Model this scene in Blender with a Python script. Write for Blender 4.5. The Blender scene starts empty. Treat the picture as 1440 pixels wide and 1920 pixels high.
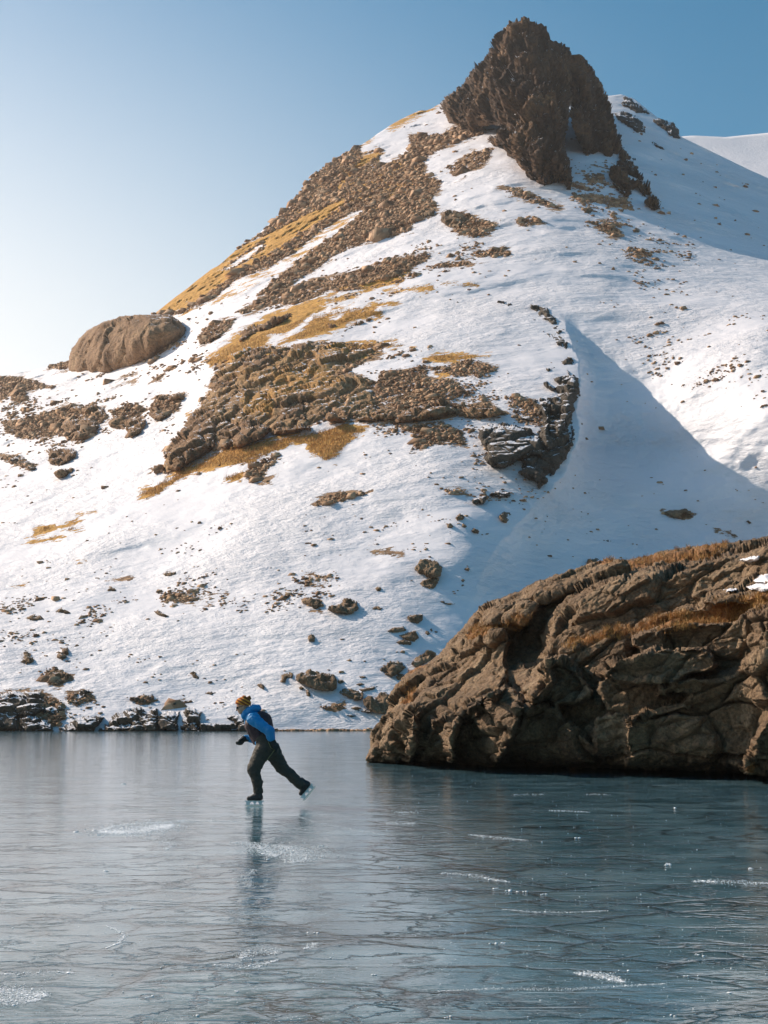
import bpy, math, random
import numpy as np
from mathutils import Vector, Matrix
C = bpy.context.scene
COL = C.collection
R = math.radians
random.seed(5)

# ------------------------------------------------------------------ camera, sky, sun, exposure
H = 1.4
F = 2667.0
PITCH = math.atan(380 / F)
cam = bpy.data.objects.new('camera', bpy.data.cameras.new('camera'))
COL.objects.link(cam)
cam.location = (0, 0, H)
cam.rotation_euler = (R(90) + PITCH, 0, 0)
cam.data.sensor_fit = 'VERTICAL'
cam.data.sensor_height = 36
cam.data.sensor_width = 27
cam.data.lens = 36 * F / 1920
cam.data.clip_end = 6000
cam.data.clip_start = 0.1
C.camera = cam
SUN_AZ, SUN_EL = -61.0, 35.0          # degrees; azimuth from +Y, negative = left
SD = Vector((math.sin(R(SUN_AZ)) * math.cos(R(SUN_EL)), math.cos(R(SUN_AZ)) * math.cos(R(SUN_EL)), math.sin(R(SUN_EL))))
world = bpy.data.worlds.new('World')
C.world = world
world.use_nodes = True
wn = world.node_tree.nodes
wl = world.node_tree.links
wn.clear()
sky = wn.new('ShaderNodeTexSky')
sky.sky_type = 'NISHITA'
sky.sun_disc = False
sky.sun_elevation = R(SUN_EL)
sky.sun_rotation = R(SUN_AZ)
sky.altitude = 600
sky.air_density = 1.0
sky.dust_density = 1.8
sky.ozone_density = 1.2
bg = wn.new('ShaderNodeBackground')
bg.inputs['Strength'].default_value = 0.09
wo = wn.new('ShaderNodeOutputWorld')
hs = wn.new('ShaderNodeHueSaturation')
hs.inputs['Hue'].default_value = 0.478; hs.inputs['Saturation'].default_value = 1.75
wl.new(sky.outputs[0], hs.inputs['Color']); # pale valley haze low in the sky, strongest below the sun
def wm(op, a, b=None, c=None):
    n = wn.new('ShaderNodeMath'); n.operation = op; n.use_clamp = op == 'MULTIPLY' and False
    for k, q in enumerate((a, b, c)):
        if q is None: continue
        if isinstance(q, (int, float)): n.inputs[k].default_value = q
        else: wl.new(q, n.inputs[k])
    return n.outputs[0]
tcw = wn.new('ShaderNodeTexCoord'); sepw = wn.new('ShaderNodeSeparateXYZ'); wl.new(tcw.outputs['Generated'], sepw.inputs[0])
def wr_(v, a, b, c, d):
    n = wn.new('ShaderNodeMapRange'); n.interpolation_type = 'SMOOTHSTEP'; wl.new(v, n.inputs[0])
    for k, q in zip((1, 2, 3, 4), (a, b, c, d)): n.inputs[k].default_value = q
    return n.outputs[0]
az = wm('ADD', wm('MULTIPLY', sepw.outputs[0], math.sin(R(SUN_AZ))), wm('MULTIPLY', sepw.outputs[1], math.cos(R(SUN_AZ))))
hz = wm('MULTIPLY', wr_(sepw.outputs[2], .12, .60, 1, 0), wr_(az, .22, .80, .12, 1))
mixw = wn.new('ShaderNodeMix'); mixw.data_type = 'RGBA'; wl.new(hz, mixw.inputs[0])
wl.new(hs.outputs[0], mixw.inputs[6]); mixw.inputs[7].default_value = (11.0, 10.7, 10.3, 1)
wl.new(mixw.outputs[2], bg.inputs['Color'])
wl.new(bg.outputs[0], wo.inputs['Surface'])
sun = bpy.data.objects.new('sun', bpy.data.lights.new('sun', 'SUN'))
COL.objects.link(sun)
sun.data.energy = 4.6
sun.data.angle = R(0.5)
sun.data.color = (1.0, 0.87, 0.72)
sun.rotation_euler = SD.to_track_quat('Z', 'Y').to_euler()
sun.location = (-60, 60, 120)
C.view_settings.view_transform = 'Standard'
C.view_settings.look = 'None'
C.view_settings.exposure = 0.32
C.view_settings.gamma = 1.0
C.view_settings.use_curve_mapping = False

# ------------------------------------------------------------------ numpy noise
def _h(ix, iy, iz, s):
    n = (ix.astype(np.int64) * 73856093) ^ (iy.astype(np.int64) * 19349663) ^ (iz.astype(np.int64) * 83492791) ^ (s * 2654435761 & 0x7fffffff)
    n = (n ^ (n >> 13)) * 1274126177 & 0x7fffffff
    n = (n ^ (n >> 16)) * 668265263 & 0x7fffffff
    n = n ^ (n >> 15)
    return (n & 0xffffff).astype(np.float32) / np.float32(0xffffff)

def vnoise(P, s=0):
    i = np.floor(P).astype(np.int32)
    f = (P - i).astype(np.float32)
    u = f * f * f * (f * (f * 6 - 15) + 10)
    r = 0
    for dx in (0, 1):
        wx = u[:, 0] if dx else 1 - u[:, 0]
        for dy in (0, 1):
            wy = u[:, 1] if dy else 1 - u[:, 1]
            for dz in (0, 1):
                wz = u[:, 2] if dz else 1 - u[:, 2]
                r = r + wx * wy * wz * _h(i[:, 0] + dx, i[:, 1] + dy, i[:, 2] + dz, s)
    return r * 2 - 1

ROTM = np.array([[0.0, 0.8, 0.6], [-0.8, 0.36, -0.48], [-0.6, -0.48, 0.64]])
def fbm(P, octv=4, s=0, gain=0.5, ridged=False):
    r = 0; a = 1.0; t = 0
    Q = P
    for o in range(octv):
        n = vnoise(Q, s + o * 7)
        if ridged: n = 1 - 2 * np.abs(n)
        r = r + a * n; t += a; a *= gain
        Q = (Q @ ROTM) * 2.03 + 11.7
    return r / t

def worley(P, s=0):
    i = np.floor(P).astype(np.int32)
    f1 = np.full(len(P), 9.0, np.float32); f2 = f1.copy(); ch = np.zeros(len(P), np.float32)
    for dx in (-1, 0, 1):
        for dy in (-1, 0, 1):
            for dz in (-1, 0, 1):
                a, b, c = i[:, 0] + dx, i[:, 1] + dy, i[:, 2] + dz
                h1 = _h(a, b, c, s + 1)
                qx = a + h1 - P[:, 0]; qy = b + _h(a, b, c, s + 2) - P[:, 1]; qz = c + _h(a, b, c, s + 3) - P[:, 2]
                d = np.sqrt(qx * qx + qy * qy + qz * qz).astype(np.float32)
                m = d < f1
                f2 = np.where(m, f1, np.minimum(f2, d))
                ch = np.where(m, _h(a, b, c, s + 4), ch)
                f1 = np.where(m, d, f1)
    return f1, f2, ch

def facets(P, s=0, tilt=1.0):
    """broken rock: every cell is a tilted plane of its own, open joints between cells"""
    i = np.floor(P).astype(np.int32)
    f1 = np.full(len(P), 9.0, np.float32); f2 = f1.copy(); v = np.zeros(len(P), np.float32)
    for dx in (-1, 0, 1):
        for dy in (-1, 0, 1):
            for dz in (-1, 0, 1):
                a, b, c = i[:, 0] + dx, i[:, 1] + dy, i[:, 2] + dz
                h1, h2, h3 = _h(a, b, c, s + 1), _h(a, b, c, s + 2), _h(a, b, c, s + 3)
                qx = a + h1 - P[:, 0]; qy = b + h2 - P[:, 1]; qz = c + h3 - P[:, 2]
                d = np.sqrt(qx * qx + qy * qy + qz * qz).astype(np.float32)
                m = d < f1
                f2 = np.where(m, f1, np.minimum(f2, d))
                h4 = _h(a, b, c, s + 4)
                v = np.where(m, (h4 - .5) + tilt * ((h3 - .5) * qx + (h4 - .5) * qz * 2.0 + (h1 - .5) * qy), v)
                f1 = np.where(m, d, f1)
    return v, f2 - f1

def smooth(x, a, b):
    t = np.clip((x - a) / (b - a), 0, 1)
    return t * t * (3 - 2 * t)

def sdf(x, y, poly, M=70.0):
    """signed distance (positive inside) to a closed polygon; -M far away"""
    x = np.asarray(x, np.float64); y = np.asarray(y, np.float64)
    p = np.array(poly, np.float64)
    out = np.full(x.shape, -M)
    m = (x > p[:, 0].min() - M) & (x < p[:, 0].max() + M) & (y > p[:, 1].min() - M) & (y < p[:, 1].max() + M)
    X = x[m]; Y = y[m]
    if X.size == 0: return out
    d = np.full(X.shape, 1e9); ins = np.zeros(X.shape, bool)
    q = np.roll(p, -1, axis=0)
    for (ax, ay), (bx, by) in zip(p, q):
        ex, ey = bx - ax, by - ay
        L = ex * ex + ey * ey + 1e-9
        t = np.clip(((X - ax) * ex + (Y - ay) * ey) / L, 0, 1)
        dx = X - ax - t * ex; dy = Y - ay - t * ey
        d = np.minimum(d, dx * dx + dy * dy)
        c = ((ay > Y) != (by > Y))
        if by != ay:
            ins ^= c & (X < (Y - ay) * ex / (by - ay) + ax)
    d = np.sqrt(d)
    out[m] = np.where(ins, d, np.maximum(-d, -M))
    return out

def crop(ox, oy, s, pts):
    return [(ox + a / s, oy + b / s) for a, b in pts]
def c2(p): return crop(780, 0, 2.1818, p)
def c3(p): return crop(280, 180, 2.3226, p)
def c4(p): return crop(240, 540, 2.5714, p)
def c5(p): return crop(700, 540, 2.5714, p)
def c6(p): return crop(0, 560, 3.1304, p)
def c7(p): return crop(680, 980, 1.8947, p)
def c8(p): return crop(480, 940, 3.0, p)
def c9(p): return crop(0, 960, 3.0, p)

# ------------------------------------------------------------------ placing: photo ray + real distance -> point of the place
CP, SP = math.cos(PITCH), math.sin(PITCH)
def tanel(y):
    vz = (960 - y) / F
    return (SP + vz * CP) / (CP - vz * SP)
def W(x, y, Y):
    vz = (960 - y) / F
    dy = CP - vz * SP
    k = Y / dy
    return np.stack([(x - 720) / F * k, Y + 0 * k, H + (SP + vz * CP) * k], axis=-1)
def ground_y(y):
    return -H / tanel(y)

T0 = 0.65
GC = [(-500,1370,0),(-100,1370,0),(300,1370,0),(720,1370,0),(1100,1370,0),(1440,1370,0),(1900,1370,0),
 (-500,1200,.2),(-100,1200,.08),(300,1200,.04),(700,1200,0),(1000,1200,.06),(1300,1200,.06),(1900,1200,-.02),
 (-500,1000,.5),(-100,1000,.28),(300,1000,.12),(700,1000,.02),(860,1000,0),(1000,1000,.04),(1200,1000,.10),(1440,1000,.12),(1900,1000,.05),
 (-500,800,.75),(-100,820,.52),(150,800,.36),(400,800,.16),(700,800,.04),(950,800,0),(1060,800,0),(1200,800,.03),(1440,800,-.03),(1900,800,-.1),
 (0,700,.6),(200,640,.5),(400,600,.28),(700,600,.09),(950,600,.01),(1080,600,.0),(1200,600,.0),(1440,600,-.05),(1900,600,-.1),
 (350,520,.42),(500,450,.30),(700,450,.13),(900,450,.03),(1050,450,.0),(1200,450,.025),(1440,470,.12),(1900,500,.3),
 (650,300,.22),(800,300,.1),(950,300,0),(1100,300,0),(1250,330,.07),(1440,370,.20),
 (800,200,.17),(1000,200,.05),(1150,190,.02),(1250,230,.08)]
_g = np.array(GC)
_gx = _g[:, :2] / 400.0
def _tps(r2):
    return np.where(r2 > 0, r2 * np.log(r2 + 1e-12) * 0.5, 0)
_K = _tps(((_gx[:, None] - _gx[None]) ** 2).sum(-1)) + 0.004 * np.eye(len(_g))
_A = np.block([[_K, np.c_[np.ones(len(_g)), _gx]], [np.c_[np.ones(len(_g)), _gx].T, np.zeros((3, 3))]])
_w = np.linalg.solve(_A, np.r_[_g[:, 2], 0, 0, 0])
def tps(x, y):
    q = np.stack([x, y], -1) / 400.0
    r = _w[-3] + _w[-2] * q[..., 0] + _w[-1] * q[..., 1]
    for k in range(len(_g)):
        r = r + _w[k] * _tps(((q - _gx[k]) ** 2).sum(-1))
    return r

GULLY = [(940,200),(1010,520),(1030,560),(1050,592),(1075,650),(1088,720),(1082,830),(1052,900),(990,960),(940,1010),(900,1080),(870,1150),(850,1300),(3000,1300),(3000,200)]
def terrain_base(x, y):
    x = np.asarray(x, float); y = np.asarray(y, float)
    g = tps(x, y)
    g = g * smooth(1372 - y, 0, 60)
    sd = sdf(x, y, GULLY, 200)
    _q = np.stack([x.ravel() / 46, y.ravel() / 46, np.full(x.size, .5)], 1)
    sd = sd + (13 * fbm(_q, 4, 311, .6)).reshape(x.shape)
    a = np.clip(sd, 0, None)
    fade = np.clip((y - 585) / 250, 0, 1) * (1 - smooth(y, 930, 1250))
    g = g + 0.14 * (1 - np.exp(-a / (14 + 150 * smooth(y, 830, 1000)))) * np.exp(-a / 230) * fade
    t = tanel(y)
    Y = (124 * T0 + 1.4) / np.maximum(T0 - t, 0.05)
    return Y * np.exp(g)

ROUGH = []   # filled below
def terrain_Y(x, y, rough=None):
    x = np.asarray(x, float); y = np.asarray(y, float)
    Y = terrain_base(x, y)
    P = W(x, y, Y)
    a = smooth(1366 - y, 0, 80)
    d = 3.2 * fbm(P / 38.0, 3, 3) * a
    d += 2.0 * fbm(P * np.array([1, 1, 1.6]) / 12.0, 3, 21) * a
    d += 0.30 * fbm(P * np.array([.6, .6, 1.5]) / 2.2, 3, 31) * smooth(1368 - y, 0, 30)
    if rough is not None:
        f1, f2, ch = worley(P / np.array([3.2, 3.2, 2.4]), 5)
        r = 1.1 * fbm(P / 3.5, 4, 51, .55) + .9 * (ch - .5) * smooth(f2 - f1, 0, .25)
        d -= rough * (r + .3)
    return Y + d * np.clip(Y / 200, .5, 2)

# ------------------------------------------------------------------ mesh helpers
def mesh_np(name, V, Fc, mat=None, smooth_shade=True):
    """V (n,3); Fc list of arrays, each (m,3) or (m,4)"""
    me = bpy.data.meshes.new(name)
    V = np.asarray(V, np.float32)
    me.vertices.add(len(V)); me.vertices.foreach_set('co', V.ravel())
    Fc = [np.asarray(f, np.int32) for f in (Fc if isinstance(Fc, (list, tuple)) else [Fc]) if len(f)]
    loops = np.concatenate([f.ravel() for f in Fc])
    tot = np.concatenate([np.full(len(f), f.shape[1], np.int32) for f in Fc])
    st = np.r_[0, np.cumsum(tot)[:-1]].astype(np.int32)
    me.loops.add(len(loops)); me.loops.foreach_set('vertex_index', loops)
    me.polygons.add(len(tot)); me.polygons.foreach_set('loop_start', st); me.polygons.foreach_set('loop_total', tot)
    me.update(calc_edges=True); me.validate()
    if smooth_shade: me.polygons.foreach_set('use_smooth', np.ones(len(me.polygons), bool))
    if mat: me.materials.append(mat)
    return me
def link(name, me, parent=None, label=None, cat=None, group=None, kind=None, loc=None):
    o = bpy.data.objects.new(name, me); COL.objects.link(o)
    if parent is not None: o.parent = parent
    if label: o['label'] = label
    if cat: o['category'] = cat
    if group: o['group'] = group
    if kind: o['kind'] = kind
    if loc is not None: o.location = loc
    return o
def attr(me, name, vals):
    a = me.attributes.new(name, 'FLOAT', 'POINT')
    a.data.foreach_set('value', np.asarray(vals, np.float32))
def grid_faces(nr, nc, flip=False):
    i = np.arange(nr * nc).reshape(nr, nc)
    a, b, c, d = i[:-1, :-1].ravel(), i[:-1, 1:].ravel(), i[1:, 1:].ravel(), i[1:, :-1].ravel()
    return np.stack([a, d, c, b] if not flip else [a, b, c, d], 1)

# ------------------------------------------------------------------ node helpers
class NT:
    def __init__(s, name):
        s.m = bpy.data.materials.new(name); s.m.use_nodes = True
        s.t = s.m.node_tree; s.n = s.t.nodes; s.l = s.t.links
        s.n.clear()
        s.out = s.n.new('ShaderNodeOutputMaterial'); s.b = s.n.new('ShaderNodeBsdfPrincipled')
        s.l.new(s.b.outputs[0], s.out.inputs['Surface'])
        s.pos = s.n.new('ShaderNodeNewGeometry')
    def put(s, sock, v):
        if v is None: return
        if hasattr(v, 'is_output') or isinstance(v, bpy.types.NodeSocket): s.l.new(v, sock)
        else: sock.default_value = v
    def mapv(s, scale, rot=(0, 0, 0), vec=None, loc=(0,0,0)):
        n = s.n.new('ShaderNodeMapping'); s.l.new(vec or s.pos.outputs['Position'], n.inputs[0])
        n.inputs['Scale'].default_value = scale if hasattr(scale, '__len__') else (scale,) * 3
        n.inputs['Rotation'].default_value = rot; n.inputs['Location'].default_value = loc
        return n.outputs[0]
    def noise(s, scale, detail=4, rough=.55, vec=None, dist=0, stretch=None, rot=(0,0,0), col=False):
        n = s.n.new('ShaderNodeTexNoise')
        v = vec or s.mapv(stretch or (1, 1, 1), rot)
        s.l.new(v, n.inputs['Vector'])
        n.inputs['Scale'].default_value = scale; n.inputs['Detail'].default_value = detail
        n.inputs['Roughness'].default_value = rough; n.inputs['Distortion'].default_value = dist
        return n.outputs['Color' if col else 'Fac']
    def vor(s, scale, feature='F1', vec=None, out='Distance', rnd=1, stretch=None):
        n = s.n.new('ShaderNodeTexVoronoi'); n.feature = feature
        s.l.new(vec or s.mapv(stretch or (1, 1, 1)), n.inputs['Vector'])
        n.inputs['Scale'].default_value = scale; n.inputs['Randomness'].default_value = rnd
        return n.outputs[out]
    def math(s, op, a, b=None, c=None, clamp=False):
        n = s.n.new('ShaderNodeMath'); n.operation = op; n.use_clamp = clamp
        s.put(n.inputs[0], a); s.put(n.inputs[1], b); s.put(n.inputs[2], c)
        return n.outputs[0]
    def ramp(s, fac, stops, interp='LINEAR'):
        n = s.n.new('ShaderNodeValToRGB'); s.put(n.inputs[0], fac)
        e = n.color_ramp.elements; n.color_ramp.interpolation = interp
        while len(e) < len(stops): e.new(0.5)
        for k, (p, c) in enumerate(stops):
            e[k].position = p; e[k].color = (*c, 1) if hasattr(c, '__len__') else (c, c, c, 1)
        return n.outputs[0]
    def rng(s, v, a, b, c=0, d=1):
        n = s.n.new('ShaderNodeMapRange'); s.put(n.inputs[0], v)
        for k, q in zip((1, 2, 3, 4), (a, b, c, d)): n.inputs[k].default_value = q
        return n.outputs[0]
    def mix(s, f, a, b, mode='MIX'):
        n = s.n.new('ShaderNodeMix'); n.data_type = 'RGBA'; n.blend_type = mode
        s.put(n.inputs[0], f)
        for i, v in ((6, a), (7, b)):
            s.put(n.inputs[i], (*v, 1) if isinstance(v, tuple) and len(v) == 3 else v)
        return n.outputs[2]
    def attr(s, name):
        n = s.n.new('ShaderNodeAttribute'); n.attribute_name = name
        return n.outputs['Fac']
    def bump(s, h, dist, strength=1, nrm=None):
        n = s.n.new('ShaderNodeBump'); s.put(n.inputs['Height'], h)
        n.inputs['Distance'].default_value = dist; n.inputs['Strength'].default_value = strength
        if nrm is not None: s.l.new(nrm, n.inputs['Normal'])
        return n.outputs[0]
    def nz(s):
        n = s.n.new('ShaderNodeSeparateXYZ'); s.l.new(s.pos.outputs['Normal'], n.inputs[0])
        return n.outputs[2]
    def fin(s, col=None, rough=.8, nrm=None, **kw):
        s.put(s.b.inputs['Base Color'], (*col, 1) if isinstance(col, tuple) else col)
        s.put(s.b.inputs['Roughness'], rough)
        if nrm is not None: s.l.new(nrm, s.b.inputs['Normal'])
        for k, v in kw.items(): s.put(s.b.inputs[k.replace('_', ' ')], v)
        return s.m

SNOW = (0.84, 0.81, 0.835)
def rock_cols(t, sc, pal):
    """layered rock colour; sc = size of the main blotches in metres"""
    a = t.noise(1 / sc, 5, .6)
    c = t.ramp(a, [(.3, pal[0]), (.5, pal[1]), (.7, pal[2])])
    f = t.noise(6 / sc, 6, .7)
    c = t.mix(t.rng(f, .35, .7, 0, .75), c, pal[3])
    g = t.noise(22 / sc, 4, .7)
    c = t.mix(.75, c, t.ramp(g, [(.3, .32), (.52, .9), (.75, 1.6)]), 'MULTIPLY')
    return c
def rock_mat(name, sc, pal, snow=None, bumpd=.4, lichen=None, grass=False):
    t = NT(name)
    c = rock_cols(t, sc, pal)
    if lichen:
        l = t.noise(9 / sc, 5, .75)
        c = t.mix(t.rng(l, .56, .66, 0, .6), c, lichen)
    cr = t.vor(3.2 / sc, 'DISTANCE_TO_EDGE', vec=t.mapv((1, 1, 1.4)))
    h = t.math('ADD', t.math('MULTIPLY', t.noise(5 / sc, 8, .68), 1.0), t.math('MULTIPLY', t.rng(cr, 0, .12), .18))
    n = t.bump(h, bumpd)
    if grass:
        ga = t.attr('grass_field')
        gn = t.noise(3.5, 6, .7)
        m = t.rng(t.math('ADD', ga, t.math('MULTIPLY', t.math('SUBTRACT', gn, .5), 2.6)), -.12, .12)
        gc = t.ramp(t.noise(14, 4, .7), [(.3, (.16, .065, .022)), (.5, (.32, .14, .045)), (.7, (.46, .25, .09))]) if sc < 3 else t.ramp(t.noise(1.5, 5, .7), [(.3, (.20, .095, .028)), (.5, (.46, .23, .055)), (.7, (.66, .37, .11))])
        c = t.mix(m, c, gc)
    if snow:
        sn = t.noise(snow[1], 5, .65)
        v = t.math('ADD', t.nz(), t.math('MULTIPLY', t.math('SUBTRACT', sn, .5), snow[2]))
        m = t.rng(v, snow[0] - .02, snow[0] + .03)
        c = t.mix(m, c, SNOW)
    return t.fin(c, .9, n)

# snow / scree / dry grass of the mountainside
t = NT('mountain_ground')
gf = t.attr('grass_field'); sf = t.attr('scree_field')
n1 = t.noise(.16, 8, .66, stretch=(1, 1, 2.6)); n2 = t.noise(1.1, 6, .72, stretch=(.8, .8, 2.2))
nn = t.math('ADD', t.math('MULTIPLY', t.math('SUBTRACT', n1, .5), 5.2), t.math('MULTIPLY', t.math('SUBTRACT', n2, .5), 3.2))
ms = t.rng(t.math('ADD', sf, nn), -.06, .06)
mg = t.rng(t.math('ADD', gf, nn), -.10, .10)
sc_c = t.ramp(t.noise(.9, 6, .75), [(.3, (.15, .076, .036)), (.5, (.34, .195, .098)), (.7, (.52, .33, .19))])
sc_c = t.mix(.6, sc_c, t.ramp(t.vor(1.15, 'F1', out='Color', stretch=(1, 1, 1.3)), [(.1, .45), (.5, .95), (.9, 1.6)]), 'MULTIPLY')
gr_c = t.ramp(t.noise(.8, 7, .75, stretch=(1, 1, .5)), [(.28, (.26, .115, .024)), (.5, (.64, .32, .055)), (.72, (.82, .48, .13))])
snc = t.mix(t.noise(.05, 3), (0.80, 0.765, 0.79), (0.87, 0.84, 0.86))
col = t.mix(mg, t.mix(ms, snc, sc_c), gr_c)
bare = t.math('MAXIMUM', ms, mg)
sh = t.math('ADD', t.math('MULTIPLY', t.noise(.55, 7, .62, stretch=(.7, .7, 2.4)), 1.0), t.math('MULTIPLY', t.noise(3.2, 4, .6, stretch=(.6, .6, 2)), .16))
sh = t.math('MULTIPLY', sh, t.rng(t.noise(.045, 4, .6, vec=t.mapv((1, 1, 2), loc=(8, 1, 3))), .38, .62, .25, 1.5))
rh = t.math('ADD', t.noise(1.3, 8, .75), t.math('MULTIPLY', t.vor(1.15, 'F1', stretch=(1, 1, 1.3)), .5))
hh = t.n.new('ShaderNodeMix'); hh.data_type = 'FLOAT'
t.put(hh.inputs[0], bare); t.put(hh.inputs[2], sh); t.put(hh.inputs[3], rh)
hgt = t.math('SUBTRACT', hh.outputs[0], t.math('MULTIPLY', bare, .25))
M_GROUND = t.fin(col, t.math('SUBTRACT', .9, t.math('MULTIPLY', t.math('SUBTRACT', 1, bare), .3)), t.bump(hgt, .62, .9))

PAL_CRAG = [(.036, .015, .007), (.135, .064, .025), (.36, .19, .078), (.050, .024, .012)]
PAL_BROWN = [(.18, .088, .038), (.35, .192, .090), (.48, .295, .155), (.20, .106, .050)]
PAL_DARK = [(.040, .030, .022), (.085, .062, .042), (.12, .085, .055), (.045, .035, .028)]
PAL_DARK2 = [(.065, .048, .034), (.115, .085, .058), (.16, .115, .075), (.06, .046, .034)]
PAL_NEAR = [(.14, .080, .040), (.31, .190, .102), (.48, .325, .19), (.125, .074, .038)]
M_CRAG = rock_mat('crag_rock', 14, PAL_CRAG, snow=(.90, .25, .5), bumpd=2.6)
M_FARROCK = rock_mat('far_rock', 10, PAL_DARK, snow=(.86, .2, .5), bumpd=1.2)
M_BROWN = rock_mat('warm_brown_rock', 7, PAL_BROWN, snow=(.93, .35, .4), bumpd=.7)
M_DARK = rock_mat('dark_cliff_rock', 5, PAL_DARK2, snow=(.86, .30, .6), bumpd=.6)
M_SHORE = rock_mat('shore_rock', 2.6, PAL_DARK2, snow=(.84, .5, .6), bumpd=.35)
M_BOULDER = rock_mat('boulder_rock', 2.2, PAL_NEAR, snow=(.97, 1.0, .3), bumpd=.3)
M_NEAR = rock_mat('lake_rock', 1.5, PAL_NEAR, snow=None, bumpd=.20, lichen=(.17, .155, .095), grass=True)
M_SNOW = None
t = NT('snow')
M_SNOW = t.fin(SNOW, .6, t.bump(t.noise(.8, 6, .6, stretch=(.7, .7, 2)), .5))

# ------------------------------------------------------------------ mountain
SKY = [(-500, 800), (-200, 725), (0, 706), (80, 690), (130, 676), (170, 655), (230, 622), (290, 588), (330, 556), (390, 512), (440, 470), (500, 425), (535, 392),
       (562, 362), (578, 338), (600, 318), (640, 292), (690, 262), (740, 232), (790, 208), (822, 196), (900, 190), (1000, 185), (1100, 182), (1140, 180), (1165, 177), (1190, 186),
       (1215, 206), (1250, 234), (1280, 258), (1330, 282), (1400, 316), (1440, 334), (1600, 400), (1900, 560)]
sx, sy = zip(*SKY)
xs = np.r_[np.arange(-500, -60, 10), np.arange(-60, 1500, 2.0), np.arange(1500, 1900, 10)]
top = np.interp(xs, sx, sy) + 3.0 * vnoise(np.stack([xs / 23, xs * 0, xs * 0], 1), 9) * smooth(xs, 300, 400) * (1 - smooth(xs, 820, 1100))
NR = 640
v = np.linspace(0, 1, NR)
GX = np.repeat(xs[None], NR, 0)
GY = top[None] + (1371 - top[None]) * v[:, None]
gx, gy = GX.ravel(), GY.ravel()

def field(polys, x, y, soft=11.0):
    f = np.full(x.shape, -3.0)
    for p in polys:
        cap = 1.15
        if isinstance(p, tuple): p, cap = p
        s = np.clip(sdf(x, y, p) / soft, -3, 3)
        f = np.maximum(f, np.where(s > 0, np.minimum(s, cap), s) if cap > 0 else np.where(s > 0, cap, s + cap))
    return f
def ell(cx, cy, rx, ry, n=12):
    return [(cx + rx * math.cos(a * 6.283 / n), cy + ry * math.sin(a * 6.283 / n)) for a in range(n)]

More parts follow.
